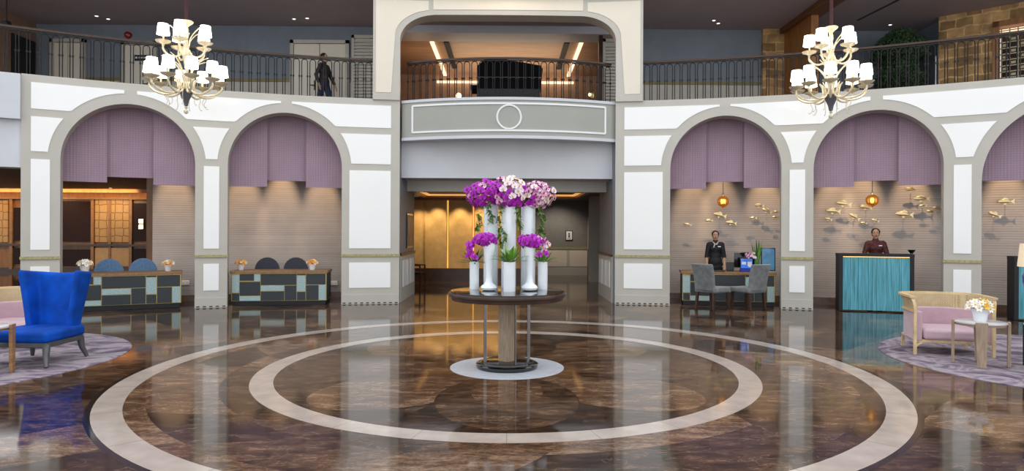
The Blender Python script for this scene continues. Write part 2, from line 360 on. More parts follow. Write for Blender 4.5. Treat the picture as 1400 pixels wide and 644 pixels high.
# ------------------------------------------------------------------ floor
struct(MB().add([(-26,-3,0),(26,-3,0),(26,32,0),(-26,32,0)], [(0,1,2,3)]).build('floor', M_floor))
TX, TY = 0.0, 7.87
def annulus(r0, r1, z, name, m, seg=160):
    mb = MB()
    if r0 > 0: mb.lathe([(r0,-.004),(r0,z),(r1,z),(r1,-.004)], seg=seg, cap=False)
    else: mb.lathe([(0,z),(r1,z),(r1,-.004)], seg=seg, cap=False)
    return struct(mb.build(name, m, loc=(TX,TY,0)))
annulus(2.585, 2.82, .003, 'trim_1', M_ring); annulus(3.9, 4.14, .003, 'trim_2', M_ring)
annulus(4.14, 4.19, .002, 'trim_3', M_darkring); annulus(0, .667, .003, 'trim_4', M_white_stone)

# ------------------------------------------------------------------ arcade wall
HT, TH = 4.48, .45
ARC = []                                        # (s0, s1, ztop) of each arch
for l, r, yt in ((82,266.5,142),(311,467,154),(916,1068,158),(1112,1290,150)):
    s0, s1 = sx(l), sx(r); ARC.append((s0, s1, zc((l+r)/2, yt)))
s5 = sx(1342); ARC.append((s5, s5+2.95, zc(1470, 131)))
PL, PRr = sx(546), sx(841)                      # portal opening
S0, S1 = sx(28), ARC[4][1]+.8
def arch_z(a, s, grow=0.0):
    s0, s1, zt = a; c, hw = (s0+s1)/2, (s1-s0)/2+grow; d = abs(s-c); zt = zt+grow
    return None if d >= hw else (zt-hw)+math.sqrt(max(0, hw*hw-d*d))
def span(x0, x1, step=.12): n = max(1, int(math.ceil((x1-x0)/step))); return [x0+(x1-x0)*i/n for i in range(n+1)]
def shell(cols, r0, r1, name, m, parent=None):
    """cols: (s, zlow, ztop); solid wall between radii r0 and r1"""
    mb = MB(); mb.grid([[cyl(s,zb,r0), cyl(s,zt,r0), cyl(s,zt,r1), cyl(s,zb,r1)] for s, zb, zt in cols], closed=True)
    o = len(mb.v)-4*len(cols); n = 4*(len(cols)-1); mb.f += [(o,o+1,o+2,o+3), (o+n+3,o+n+2,o+n+1,o+n)]; mb.fm += [0,0]
    return mb.build(name, m, parent)
def arcade(side, sa, sb, arcs):
    cols = [(sa, 0, HT)]; cur = sa
    for a in arcs:
        s0, s1, zt = a; cols += [(x, 0, HT) for x in span(cur, s0)[1:]]
        c, hw = (s0+s1)/2, (s1-s0)/2; zs = zt-hw
        for k in range(41):
            t = PI*(1-k/40); cols.append((c+hw*math.cos(t), zs+hw*math.sin(t), HT))
        cols.append((s1, 0, HT)); cur = s1
    cols += [(x, 0, HT) for x in span(cur, sb)[1:]]
    w = struct(shell(cols, FR, FR+TH, 'wall_'+side, M_trim))
    return w
W_l = arcade('arcade_left', S0, PL, ARC[:2]); W_r = arcade('arcade_right', PRr, S1, ARC[2:])
# white inset panels (structure children of the arcade wall), gold bands, plinth slots
GR = .2                                         # width of the grey band round each arch
Z1, Z2, Z3, Z4, Z5, Z6, Z7, Z8 = 4.335, 3.845, 3.70, 3.05, 2.905, 1.21, .90, .22
def rowpanel(parent, left, right, z0, z1, n=1, m=M_panel):
    """panel between two side functions of z"""
    mb = MB(); K = max(2, n)
    fr, bk = [], []
    rows = [z0+(z1-z0)*i/K for i in range(K+1)]
    for z in rows:
        a, b_ = left(z), right(z)
        fr.append([cyl(a+(b_-a)*k/6, z, FR-.012) for k in range(7)])
    rb = [[cyl(left(z)+(right(z)-left(z))*k/6, z, FR+.01) for k in range(7)] for z in rows]
    mb.grid(fr); mb.grid(rb)
    for i in range(K):
        for k in (0, 6): mb.add([fr[i][k], fr[i+1][k], rb[i+1][k], rb[i][k]], [(0,1,2,3)])
    for k in range(6):
        for i in (0, K): mb.add([fr[i][k], fr[i][k+1], rb[i][k+1], rb[i][k]], [(0,1,2,3)])
    return mb.build('panel', m, parent)
def arch_side(a, z, right):                     # edge of the grey band at height z
    s0, s1, zt = a; c, hw = (s0+s1)/2, (s1-s0)/2+GR; zs = zt+GR-hw
    d = hw if z <= zs else math.sqrt(max(0, hw*hw-(z-zs)**2)); return c+d if right else c-d
def colpanel(parent, sa, sb, z0, z1, arcs, m=M_panel):
    xs = []
    for s in span(sa, sb, .04):
        zb = z0
        for a in arcs:
            q = arch_z(a, s, GR)
            if q is not None: zb = max(zb, q)
        if z1-zb > .012: xs.append((s, zb, z1))
    return shell(xs, FR-.012, FR+.01, 'panel', m, parent)
KW = .11                                        # half width of the keystone strips
def pillar(parent, la, ra, edge_l=None, edge_r=None):
    """la / ra: arch to the left / right of the pillar (or None with a fixed edge)"""
    L = (lambda z: arch_side(la, z, True)) if la else (lambda z: edge_l)
    R_ = (lambda z: arch_side(ra, z, False)) if ra else (lambda z: edge_r)
    ca = (la[0]+la[1])/2+KW if la else edge_l; cb = (ra[0]+ra[1])/2-KW if ra else edge_r
    colpanel(parent, ca, cb, Z2, Z1, [x for x in (la, ra) if x])
    rowpanel(parent, L, R_, Z4, Z3, 14)
    sl = (la[1]+.16 if la else edge_l); sr = (ra[0]-.16 if ra else edge_r)
    rowpanel(parent, lambda z: sl, lambda z: sr, Z6, Z5); rowpanel(parent, lambda z: sl, lambda z: sr, .35, Z7)
    pa = la[1] if la else (S0 if edge_l < 0 else PRr); pb = ra[0] if ra else (PL if edge_r < 0 else S1)
    MB().bent(cyl, pa-.012, pb+.012, 8, 1.03, 1.085, FR-.025, FR+.06).build('gold_band', M_goldband, parent)
    MB().bent(cyl, pa, pb, 8, 0, .2, FR-.02, FR+.06).build('plinth', M_trim, parent)
    mb = MB(); n = int((pb-pa)/.115)
    for i in range(n):
        x = pa+(i+.5)*(pb-pa)/n; mb.bent(cyl, x-.03, x+.03, 1, .012, .034, FR-.024, FR)
    mb.build('vent_slot', M_slot, parent)
EL, ER = PL-.19, PRr+.19
pillar(W_l, None, ARC[0], S0+.15, None); pillar(W_l, ARC[0], ARC[1]); pillar(W_l, ARC[1], None, None, EL)
pillar(W_r, None, ARC[2], ER, None); pillar(W_r, ARC[2], ARC[3]); pillar(W_r, ARC[3], ARC[4])
colpanel(W_r, (ARC[4][0]+ARC[4][1])/2+KW, S1-.1, Z2, Z1, [ARC[4]])
# plain beam wall beyond the first pillar
o = MB().bent(cyl, sx(-170), S0-.002, 12, 2.74, 4.45, FR+.03, FR+TH+.03).build('wall_side_beam', M_greywall); struct(o)
struct(MB().bent(cyl, sx(-170), S0-.002, 12, 3.62, 4.4501, FR-.12, FR+.03).build('trim_5', M_greywall))

# ------------------------------------------------------------------ portal above and around the middle opening
PO, PQ = sx(509), sx(878); ZP = 7.6
hwP = (PRr-PL)/2; cP = (PL+PRr)/2
def portal_z(s, g=0.0):
    d = abs(s-cP); hw = hwP+g; e = .78+g; top = 6.40+g
    if d >= hw: return None
    bow = .07*(d/hw)**2; d0 = hw-e
    return top-bow if d <= d0 else (top-bow-.52-g*.3)+(.52+g*.3)*math.sqrt(max(0, 1-((d-d0)/e)**2))
cols = [(x, HT, ZP) for x in span(PO, PL)]
xs = [PL+1e-4]+[cP-hwP+.78*(1-math.cos(PI/2*i/18)) for i in range(1, 19)]
xs = xs+span(xs[-1], 2*cP-xs[-1])[1:-1]+[2*cP-x for x in reversed(xs)]
cols += [(x, max(HT, portal_z(min(max(x, PL+1e-4), PRr-1e-4))), ZP) for x in xs]+[(x, HT, ZP) for x in span(PRr, PQ)]
W_p = struct(shell(cols, FR-.03, FR+TH, 'wall_portal', M_trim))
mb = MB().bent(cyl, PO, PL, 4, HT-.02, HT+.11, FR-.05, FR+TH).bent(cyl, PRr, PQ, 4, HT-.02, HT+.11, FR-.05, FR+TH); mb.build('impost_band', M_trim, W_p)
# cream insets of the portal
def pshell(xs, zlo, zhi): return shell([(x, zlo(x), zhi) for x in xs], FR-.042, FR-.02, 'panel', M_cream, W_p)
g = .11
for sgn in (-1, 1):
    so, si = (PO+.06, PL-.09) if sgn < 0 else (PRr+.09, PQ-.06)
    kx = sx(588) if sgn < 0 else sx(799)
    def zlo(x):
        q = portal_z(x, g); return HT+.14 if (q is None) else max(HT+.14, q)
    if sgn < 0: rng = span(so, cP-hwP-g+1e-3, .1)+[cP-hwP-g+e for e in (.004,.012,.03,.06,.1,.15,.22,.3,.4,.5)]; rng = [x for x in rng if x < kx-.05]+[kx-.05]
    else: rng = [cP+hwP+g-e for e in (.5,.4,.3,.22,.15,.1,.06,.03,.012,.004)]+span(cP+hwP+g-1e-3, so if so > cP+hwP+g else PQ-.06, .1)[0:]; rng = [kx+.05]+[x for x in rng if kx+.05 < x < PQ-.06]+[PQ-.06]
    pshell(rng, zlo, 6.66)
pshell(span(sx(588)+.05, sx(799)-.05, .1), lambda x: portal_z(x, g), 6.74)
struct(MB().bent(cyl, PO-.05, PQ+.05, 30, 6.82, 7.05, FR-.2, FR+.1).build('trim_6', M_goldband))
# bowed balcony parapet
BR = 5.68; BC = (TX+.02, 14.33+BR)
def bow(s, z, r): t = s/BR; return Vector((BC[0]+r*math.sin(t), BC[1]-r*math.cos(t), z))
bw = BR*math.asin(2.37/BR)
W_b = struct(MB().bent(bow, -bw, bw, 40, 3.6, 4.46, BR, BR-.3).build('wall_balcony_parapet', M_parapet))
MB().bent(bow, -bw, bw, 40, 4.41, 4.47, BR+.025, BR-.3).bent(bow, -bw, bw, 40, 3.585, 3.65, BR+.02, BR-.3).build('coping', M_greywall, W_b)
mb = MB(); fw = 2.17
for z in (4.335, 3.755): mb.bent(bow, -fw, fw, 40, z-.02, z+.02, BR+.02, BR-.02)
for x in (-fw, fw): mb.bent(bow, x-.02, x+.02, 1, 3.755, 4.335, BR+.02, BR-.02)
mb.build('moulding_frame', M_moulding, W_b)
MB().tube([bow(.255*math.cos(t*2*PI/48), 4.04+.255*math.sin(t*2*PI/48), BR+.006) for t in range(48)], .022, 8, closed=True).build('moulding_ring', M_moulding, W_b, smooth=True)
# wall under the balcony, deep soffit and second beam
struct(MB().b2(-2.4, 2.42, 15.12, 16.0, 2.79, 4.25).build('wall_under_balcony', M_greywall))
struct(MB().b2(-2.42, 2.44, 16.0, 16.4, 2.54, 4.25).build('wall_inner_beam', M_trim))
# ------------------------------------------------------------------ niches behind the arches
NR = FR+1.55
def niche(side, sa, sb):
    w = struct(MB().bent(cyl, sa, sb, 40, 0, 4.25, NR, NR+.15).build('wall_'+side, M_grass))
    struct(MB().bent(cyl, sa, sb, 40, 0, .13, NR-.02, NR+.01).build('baseboard_'+side, M_stonebase))
SN = sx(208.5, 316, NR)
niche('niche_left', SN, sx(548, 316, NR)); niche('niche_right', sx(838, 316, NR), S1+1)
# upper slab over the niches and rooms
def polyslab(z0, z1, name, m, y1, xa, xb, r=FR+TH-.02):
    mb = MB(); rows = []
    for i in range(61):
        s = sx(-200)+(S1+1-sx(-200))*i/60; p = cyl(s, 0, r)
        rows.append([(p.x,p.y,z0),(p.x,p.y,z1),(p.x,y1,z1),(p.x,y1,z0)])
    a, b_ = rows[0], rows[-1]
    if z0 > 6: rows = [[(-24,6,z0),(-24,6,z1),(-24,y1,z1),(-24,y1,z0)],[(a[0][0]-.5,9,z0),(a[0][0]-.5,9,z1),(a[0][0]-.5,y1,z1),(a[0][0]-.5,y1,z0)]]+rows+[[(24,6,z0),(24,6,z1),(24,y1,z1),(24,y1,z0)]]
    mb.grid(rows, closed=True); return struct(mb.build(name, m))
polyslab(4.25, 4.4, 'ceiling_lower', M_ceil2, 31, 0, 0)
polyslab(7.0, 7.12, 'ceiling_upper', M_ceil, 18.4, 0, 0, FR+TH-.05)

# jambs of the passage with their wainscot, chair rail and picture
for side, x, x2 in (('passage_left', -2.40, -2.62), ('passage_right', 2.36, 2.58)):
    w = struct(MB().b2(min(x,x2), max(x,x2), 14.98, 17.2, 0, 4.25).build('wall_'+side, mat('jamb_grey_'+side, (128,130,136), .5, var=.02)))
    d = 1 if x < 0 else -1
    MB().b2(min(x,x+.035*d), max(x,x+.035*d), 15.0, 17.2, 1.03, 1.09).build('chair_rail', M_darkwood, w)
    MB().b2(min(x,x+.02*d), max(x,x+.02*d), 15.0, 17.2, 0, 1.03).build('wainscot', M_trim, w)
    for k in range(3): y = 15.25+k*.62; MB().b2(min(x,x+.032*d), max(x,x+.032*d), y, y+.5, .32, .92).build('panel', M_moulding, w)
# passage beyond
GY, WY = 21.2, 24.4
M_goldwall = mat('gilded_wallpaper', (222,184,122), .55, var=.05, scale=6)
gw = struct(MB().b2(-5, .42, GY, GY+.2, 0, 2.62).build('wall_gilded', M_goldwall))
for a, b_ in ((-5,-3.03),(-2.6,-1.93),(-1.85,-1.12),(-1.04,-.7),(-.62,-.15),(-.07,.4)):
    MB().b2(a, b_, GY-.1, GY-.04, .42, 2.56).build('panel', M_goldwall, gw)
for x in (-1.89,-1.08,-.66,-.11):
    MB().b2(x-.012, x+.012, GY-.03, GY-.01, .42, 2.56).build('light_strip', M_strip, gw)
MB().b2(-5, .42, GY-.11, GY, 0, .42).build('skirting', M_darkwood, gw)
MB().b2(-5, .42, GY-.16, GY, 2.56, 2.66).build('cornice', M_wallwood, gw)
gr = struct(MB().b2(.4, 5, WY, WY+.2, 0, 2.9).build('wall_passage_end', mat('olive_grey_wall', (124,124,120), .6, var=.03)))
MB().b2(.42, 5, WY-.04, WY, 0, .95).build('wainscot', M_trim, gr); MB().b2(.42, 5, WY-.07, WY, .95, 1.02).build('chair_rail', M_goldband, gr)
for k in range(3): MB().b2(.5+k*.88, 1.28+k*.88, WY-.06, WY-.03, .32, .9).build('panel', M_cream, gr)
MB().b2(.42, 5, WY-.06, WY, 0, .26).build('skirting', M_trim, gr)
struct(MB().b2(.4, .6, GY+.2, WY, 0, 2.9).build('wall_passage_step', M_goldwall))
o = struct(MB().b2(2.9, 3.1, 21.4, WY, 0, 2.9).build('wall_passage_side', mat('brown_wood_wall', (116,84,60), .45, var=.1, scale=4)))
struct(MB().b2(2.58, 5, 21.2, 21.4, 0, 2.9).build('wall_passage_stub', M_trim))
struct(MB().b2(-5, 5, 16.4, 25, 2.72, 2.85).build('ceiling_passage', M_ceil2))
struct(MB().b2(-5.2, -5, 17.2, 25, 0, 2.9).build('wall_passage_far_left', M_goldwall)); struct(MB().b2(-5, -2.62, 17.2, 17.3, 0, 2.9).build('wall_passage_near_left', M_goldwall))
struct(MB().b2(5, 5.2, 17.2, 25, 0, 2.9).build('wall_passage_far_right', M_trim)); struct(MB().b2(2.58, 5, 17.2, 17.3, 0, 2.9).build('wall_passage_near_right', M_trim))
# recessed tray rim with warm glow
tr = struct(MB().b2(-2.6,2.2,17.6,17.72,2.62,2.73).b2(-2.6,2.2,20.5,20.62,2.62,2.73).b2(-2.6,-2.48,17.6,20.6,2.62,2.73).b2(2.08,2.2,17.6,20.6,2.62,2.73).build('trim_7', M_wallwood))
struct(MB().b2(-2.45,2.05,20.4,20.48,2.67,2.72).b2(-2.45,-2.38,17.8,20.4,2.67,2.72).b2(1.98,2.05,17.8,20.4,2.67,2.72).build('trim_8', M_tray))

# ------------------------------------------------------------------ wood-panelled room beyond the first arch
LY = 25.0
lw = struct(MB().b2(-24, -8.7, LY, LY+.2, 0, 3.05).build('wall_panelled_room', M_wallwood))
def lx(px): return at_y(px, 316, LY).x
def lz(py): return at_y(150, py+2.4-2.4, LY).z
M_lowp = mat('tan_panel', (196,158,112), .5, var=.03)
def onwall(px0, px1, py0, py1, name, m, t=.04, par=lw):
    a, b_ = at_y(px0, (py0+py1)/2, LY).x, at_y(px1, (py0+py1)/2, LY).x
    return MB().b2(a, b_, LY-t, LY, at_y((px0+px1)/2, py1, LY).z, at_y((px0+px1)/2, py0, LY).z).build(name, m, par)
M_bronzeglass = mat('bronze_mirror', (40,20,13), .35, var=.04, spec=.15)
onwall(74, 125.5, 275, 330.5, 'dark_glass', M_bronzeglass, .05); onwall(74, 125.5, 341, 364, 'dark_glass', M_bronzeglass, .05)
onwall(182, 205.5, 278, 330, 'dark_glass', M_bronzeglass, .05); onwall(182, 205.5, 340, 364, 'dark_glass', M_bronzeglass, .05)
onwall(20, 28, 284, 329, 'dark_glass', M_bronzeglass, .05); onwall(20, 28, 339, 361, 'dark_glass', M_bronzeglass, .05)
for a, b_ in ((126,130),(178,182),(205.5,210),(15,19)): onwall(a, b_, 272, 368, 'stile', M_wood, .09)
for a, b_ in ((131,149.5),(153,177)): onwall(a, b_, 272, 331, 'wallpaper_panel', M_hex, .05); onwall(a, b_, 339, 364, 'lower_panel', M_lowp, .05)
onwall(0, 12, 274, 331, 'wallpaper_panel', M_hex, .05)
onwall(-60, 215, 333.5, 336.5, 'chair_rail', M_darkwood, .1); onwall(-60, 215, 270, 272.5, 'cornice', M_wood, .12); onwall(-60, 215, 366, 373, 'skirting', M_darkwood, .06)
onwall(149.5, 153, 272, 368, 'stile', M_wood, .07)
struct(MB().b2(-24, -8.7, 15.9, LY+.2, 3.06, 3.2).build('ceiling_panelled_room', M_ceil2))
struct(MB().b2(-24, -12.3, 24.6, 24.85, 2.99, 3.05).build('trim_9', M_led))
struct(MB().b2(-24, -12.3, 24.45, 24.6, 2.93, 3.07).build('trim_10', M_wallwood))
struct(MB().b2(-8.9, -8.7, 16.6, 25.2, 0, 3.2).build('wall_room_return', M_wallwood))
sc = thing('wall_sconce', 'small glowing sconce mounted on the narrow dark glass panel of the wood room', 'sconce', at_y(193, 306, LY-.1))
MB().box((0,.02,0),(.16,.05,.36)).build('back_plate', M_gold, sc); 
for z in (.1,-.12): MB().box((0,-.03,z),(.13,.06,.14)).build('shade', mat('sconce_glow'+str(z), (255,235,200), .5, var=0, emit=(255,220,160), es=3), sc)
# low wood ledge in front of that room
struct(MB().b2(-24, -9.9, 16.4, 17.0, 0, .001).build('trim_11', M_stonebase))

# ------------------------------------------------------------------ upper floor behind the railing
UY, UZ = 17.8, 4.4
ub = struct(MB().b2(-12.6, -2.9, UY, UY+.2, UZ, 7.0).build('wall_upper_left', M_blue_wall))
uc = struct(MB().b2(2.9, 11.6, UY, UY+.2, UZ, 7.0).build('wall_upper_right', M_blue_wall))
for w, a, b_ in ((ub,-12.6,-2.9),(uc,2.9,7.3)):
    MB().b2(a, b_, UY-.03, UY, UZ, 5.52).build('wainscot', M_dado, w); MB().b2(a, b_, UY-.06, UY, 5.52, 5.6).build('dado_rail', M_dadorail, w)
def ux(px, py=70): return at_y(px, py, UY).x
def upper_door(n, p0, p1, ztop, leaves=2):
    a, b_ = ux(p0), ux(p1); f = struct(MB().b2(a,a+.09,UY-.1,UY-.02,UZ,ztop).b2(b_-.09,b_,UY-.1,UY-.02,UZ,ztop).b2(a,b_,UY-.1,UY-.02,ztop-.09,ztop).build('door_%d' % n, M_dado))
    w = (b_-a-.18)/leaves
    for k in range(leaves):
        x0 = a+.09+k*w; MB().b2(x0+.008, x0+w-.008, UY-.07, UY-.035, UZ, ztop-.1).build('door_leaf', M_cream, f, bevel=.004)
        hx = x0+w-.12 if k == 0 else x0+.12
        MB().b2(hx-.02, hx+.02, UY-.09, UY-.07, 5.3, 5.55).tube([(hx,UY-.09,5.42),(hx,UY-.13,5.42),(hx+(-.1 if k == 0 else .1),UY-.13,5.42)], .012).build('handle', M_dark, f)
upper_door(1, 71, 119, 6.6); upper_door(2, 168, 216, 6.55, 1); upper_door(3, 398, 478, 6.62)
# louvred panels beside the portal
def louvre(n, a, b_, y, z1):
    f = struct(MB().b2(a,a+.07,y-.08,y,UZ,z1).b2(b_-.07,b_,y-.08,y,UZ,z1).b2(a,b_,y-.08,y,z1-.08,z1).b2(a+.06,b_-.06,y-.02,y,UZ,z1-.05).build('window_%d' % n, M_dado))
    mb = MB(); k = int((z1-UZ-.1)/.085)
    for i in range(k): mb.box(((a+b_)/2, y-.05, UZ+.06+i*.085), (b_-a-.14, .05, .045))
    mb.build('louvre_slat', M_dado, f)
louvre(1, ux(482), -2.95, UY-.05, 6.75); louvre(2, 2.45, 2.95, 17.4, 6.6)
# far end of the left gallery
sl = struct(MB().b2(-12.7, -12.45, 13.5, UY, UZ, 7.0).build('wall_upper_end', mat('tan_wall', (142,112,92), .6, var=.04)))
MB().b2(-12.46, -12.4, 16.9, 17.7, UZ, 6.5).build('dark_opening', M_blackm, sl)
# wood screen, sandstone walls and lit lattice on the right gallery
struct(MB().b2(7.32, 7.5, 16.1, UY, UZ, 7.0).build('wall_wood_screen', M_wallwood))
struct(MB().b2(7.2, 7.62, 12.9, UY, 6.86, 6.999).build('trim_12', mat('timber_beam', (112,70,40), .45, var=.12, scale=4, stretch=(6,.6,6))))
struct(MB().b2(ux(1041), 7.33, UY-.12, UY-.001, UZ, 7.0).build('wall_stone_pier', M_stone))
A_, B_ = Vector((10.75,16.6,0)), Vector((13.4,14.2,0)); dv = (B_-A_).normalized(); nv = Vector((-dv.y, dv.x, 0))
if nv.y < 0: nv = -nv
def onstone(t0, t1, z0, z1, d0, d1, mb):
    vs = [A_+dv*t+nv*d+Vector((0,0,z)) for z in (z0,z1) for t, d in ((t0,d0),(t1,d0),(t1,d1),(t0,d1))]
    return mb.add(vs, [(3,2,1,0),(4,5,6,7),(0,1,5,4),(1,2,6,5),(2,3,7,6),(3,0,4,7)])
def tstone(px):                                  # distance along the stone wall seen at image column px
    d = ray(px, 80); t = (A_.y*dv.x-A_.x*dv.y)/(d.y*dv.x-d.x*dv.y); p = CO+d*t; return (Vector((p.x,p.y,0))-A_).dot(dv)
td = tstone(1366)
st = struct(onstone(0, td-.12, UZ, 7.0, 0, .3, onstone(td-.12, 3.3, 6.62, 7.0, 0, .3, MB())).build('wall_stone', M_stone))
struct(MB().b2(10.98, 11.04, 16.85, UY, UZ, 7.0).build('wall_upper_return', M_blue_wall))
dr = struct(onstone(td-.13, td, UZ, 6.63, -.05, .2, onstone(td-.13, 3.3, 6.5, 6.64, -.05, .2, MB())).build('door_4', M_wallwood))
lat = thing('lattice_screen', 'pale openwork lattice screen lit from above inside the timber doorway of the stone wall', 'screen', (0,0,0))
mb = MB(); M_lat = mat('pale_lattice', (190,176,140), .5, var=.04)
for i in range(10): onstone(td+.02+i*.16, td+.045+i*.16, UZ+.01, 6.45, .1, .13, mb)
for k in range(15): onstone(td, td+1.7, UZ+.05+k*.14, UZ+.075+k*.14, .1, .13, mb)
for i in range(9):
    for k in range(13): 
        if (i+k) % 2: onstone(td+.06+i*.16, td+.15+i*.16, UZ+.1+k*.14, UZ+.16+k*.14, .105, .125, mb)
mb.build('lattice', M_lat, lat)
onstone(td, td+1.7, UZ+.01, 6.5, .28, .3, MB()).build('backing', mat('lattice_backing', (60,44,34), .6, var=.1), lat)
onstone(td, td+1.7, 6.4, 6.46, .14, .26, MB()).build('light_strip', M_ledw, lat)

# ------------------------------------------------------------------ lounge seen through the portal
struct(MB().b2(-3, 3, 17.6, 18.4, 6.80, 7.0).build('wall_lounge_bulkhead', M_greywall))
struct(MB().b2(-7, 7, 18.4, 24, 6.86, 7.0).build('ceiling_lounge', mat('wood_veneer_ceiling', (176,146,120), .4, var=.08, scale=2, stretch=(.6,4,1))))
lg = struct(MB().b2(-7, 7, 22.6, 22.8, UZ, 6.9).build('wall_lounge', mat('lounge_wall', (186,158,134), .6, var=.06)))
MB().b2(-2.4, 2.2, 22.5, 22.6, 6.58, 6.64).build('light_strip', M_ledw, lg)
MB().b2(1.5, 4, 22.45, 22.6, UZ, 5.75).build('grey_cladding', mat('grey_cladding', (120,116,116), .5, var=.04), lg)
for x in (-1.6, -.75): MB().b2(x, x+.06, 22.5, 22.6, UZ, 6.2).build('stile', M_darkwood, lg)
for x in (-2.12, 2.02): struct(MB().b2(x-.05, x+.05, 18.5, 22.5, 6.80, 6.85).build('trim_%d' % (13 if x < 0 else 14), M_ledw))
for i, x in enumerate((-1.72, 1.62)): struct(MB().b2(x-.07, x+.07, 18.5, 21.5, 6.80, 6.86).build('trim_%d' % (15+i), M_blackm))
struct(MB().b2(-4.4, -4.2, 18, 22.6, UZ, 6.9).build('wall_lounge_left', mat('lounge_warm_panel', (150,108,80), .5, var=.08))); struct(MB().b2(4.2, 4.4, 18, 22.6, UZ, 6.9).build('wall_lounge_right', MATS['lounge_warm_panel']))
struct(MB().b2(2.35, 2.45, 17.35, 17.5, UZ, 6.7).build('trim_17', M_darkwood))
# small recessed downlights
M_can = mat('downlight_ring', (220,215,205), .5, var=0)
for px, py, z, wh in ((132,22,7,'over the cream double doors'),(148,26,7,'beside the one over the double doors'),(402,26,7,'over the door nearest the portal'),(420,25,7,'second over the door nearest the portal'),(976,28,7,'over the plain blue wall'),(982,32,7,'second over the plain blue wall'),(1217,34,7,'beside the tall topiary'),(706,28,7,'inside the portal above the piano')):
    p = on_z(px, py, z); d = thing('ceiling_downlight', 'tiny round recessed downlight in the mauve upper ceiling '+wh, 'downlight', (p.x,p.y,z))
    MB().lathe([(.035,-.004),(.06,-.004),(.06,0)], seg=16, cap=False).build('rim', M_can, d); MB().lathe([(0,-.003),(.036,-.003)], seg=16, cap=False).build('lens', M_spot, d)
for px, py, wh in ((151,257,'nearer the mauve screens'),(122,264,'further back near the cove light'),(201,272,'lowest by the narrow dark panel')):
    p = on_z(px, py if py < 262 else 262, 3.06); d = thing('ceiling_downlight', 'warm recessed downlight in the wood room ceiling '+wh, 'downlight', (p.x,p.y,3.06))
    MB().lathe([(.05,-.004),(.075,-.004),(.075,0)], seg=16, cap=False).build('rim', M_can, d); MB().lathe([(0,-.003),(.05,-.003)], seg=16, cap=False).build('lens', M_spot, d)
a_, b_ = on_z(1172, 28, 6.999), on_z(1228, 0, 6.999); d_ = Vector((b_.x-a_.x, b_.y-a_.y, 0)).normalized(); n_ = Vector((-d_.y, d_.x, 0))*.035
struct(MB().add([a_+n_, a_-n_, b_-n_+d_, b_+n_+d_]+[v+Vector((0,0,-.006)) for v in (a_+n_, a_-n_, b_-n_+d_, b_+n_+d_)], [(0,1,2,3),(7,6,5,4),(0,4,5,1),(1,5,6,2),(2,6,7,3),(3,7,4,0)]).build('trim_20', M_slot))
p = at_y(8, 33, 14.6); t = thing('spotlight', 'small black spotlight glaring under the upper ceiling at the dark end of the long railing', 'spotlight', (p.x,14.6,p.z))
MB().lathe([(.03,.1),(.07,.08),(.08,-.06),(.07,-.06)], seg=18).build('housing', M_blackm, t, smooth=True).rotation_euler = (math.radians(-70),0,0)
MB().lathe([(0,-.05),(.07,-.055)], seg=18, cap=False).build('lens', M_spot, t).rotation_euler = (math.radians(-70),0,0)
MB().tube([(0,.02,.03),(0,.02,6.998-p.z)], .012, 6).build('stem', M_blackm, t)
# red alarm bell and plates
p = at_y(174.5, 47.5, UY-.05); a = thing('alarm_bell', 'round red alarm bell on the slate blue upper wall', 'alarm bell', p)
MB().lathe([(0,.06),(.03,.055),(.085,.02),(.095,-.02),(.09,-.05)], seg=24).build('gong', mat('red_enamel', (150,24,28), .3, var=.03), a, smooth=True).rotation_euler = (PI/2,0,0)
MB().lathe([(0,.07),(.025,.065),(.025,.05)], seg=12).build('hub', M_chrome, a).rotation_euler = (PI/2,0,0)
p = at_y(193.5, 79, UY-.12); s = thing('door_sign', 'dark plate with a pale line of lettering on the single upper door', 'sign', p)
MB().box((0,0,0),(.37,.02,.15)).build('plate', M_blackm, s, bevel=.004); MB().box((-.13,-.012,0),(.05,.006,.05)).box((.03,-.012,.0),(.2,.006,.035)).build('lettering', M_white, s)
for px, py, wh, cat_ in ((253.5,386.5,'by the desk with dusty blue chairs','outlet'),(456.5,387,'by the desk with charcoal chairs, passage end','outlet')):
    q = on_cyl(px, py, NR-.03); o = thing('wall_outlet', 'white double wall outlet on the grasscloth '+wh, 'outlet', q, math.atan2(-q.x, q.y-FZC))
    MB().box((0,0,0),(.16,.015,.1)).build('plate', M_white, o, bevel=.004); 
    for x in (-.04,.04): MB().box((x,-.01,0),(.05,.008,.06)).build('socket', M_cream, o)

# ------------------------------------------------------------------ mauve woven screens, three behind each arch
def screen(s0, s1, zb, zt, r, label):
    rows_f, rows_b = [], []; n = max(12, int((s1-s0)/.03)); mb = MB()
    mid = cyl((s0+s1)/2, 0, r); th = (s0+s1)/2/FR
    Mi = (Matrix.Translation(mid) @ Matrix.Rotation(-th, 4, 'Z')).inverted()
    def fn(s, z, rr):
        k = round((s-s0)/(s1-s0)*n); return Mi @ cyl(s, z, rr+(.0016 if k % 2 else -.0016))
    o = thing('hanging_screen', label, 'screen', mid, -th, 'mauve woven screens hung in the arches')
    mb.bent(fn, s0, s1, n, zb, zt, r, r+.012).build('woven_panel', M_mauve, o)
    MB().bent(lambda s, z, rr: Mi @ cyl(s, z, rr), s0, s1, n, zb-.004, zb+.018, r-.01, r+.02).build('hem_bar', M_mauve, o)
SC = [((70,146,248,), (146,209.5,242.5), (209.5,275,253.5), 'wood room arch'),
      ((300,365,254.5), (365,418,247), (418,478,256.5), 'arch over charcoal chairs'),
      ((905,965,258), (965,1016.5,248.5), (1016.5,1080,256.5), 'arch over grey guest chairs'),
      ((1100,1167,256), (1167,1228,247), (1228,1302,252.5), 'arch over maroon attendant')]
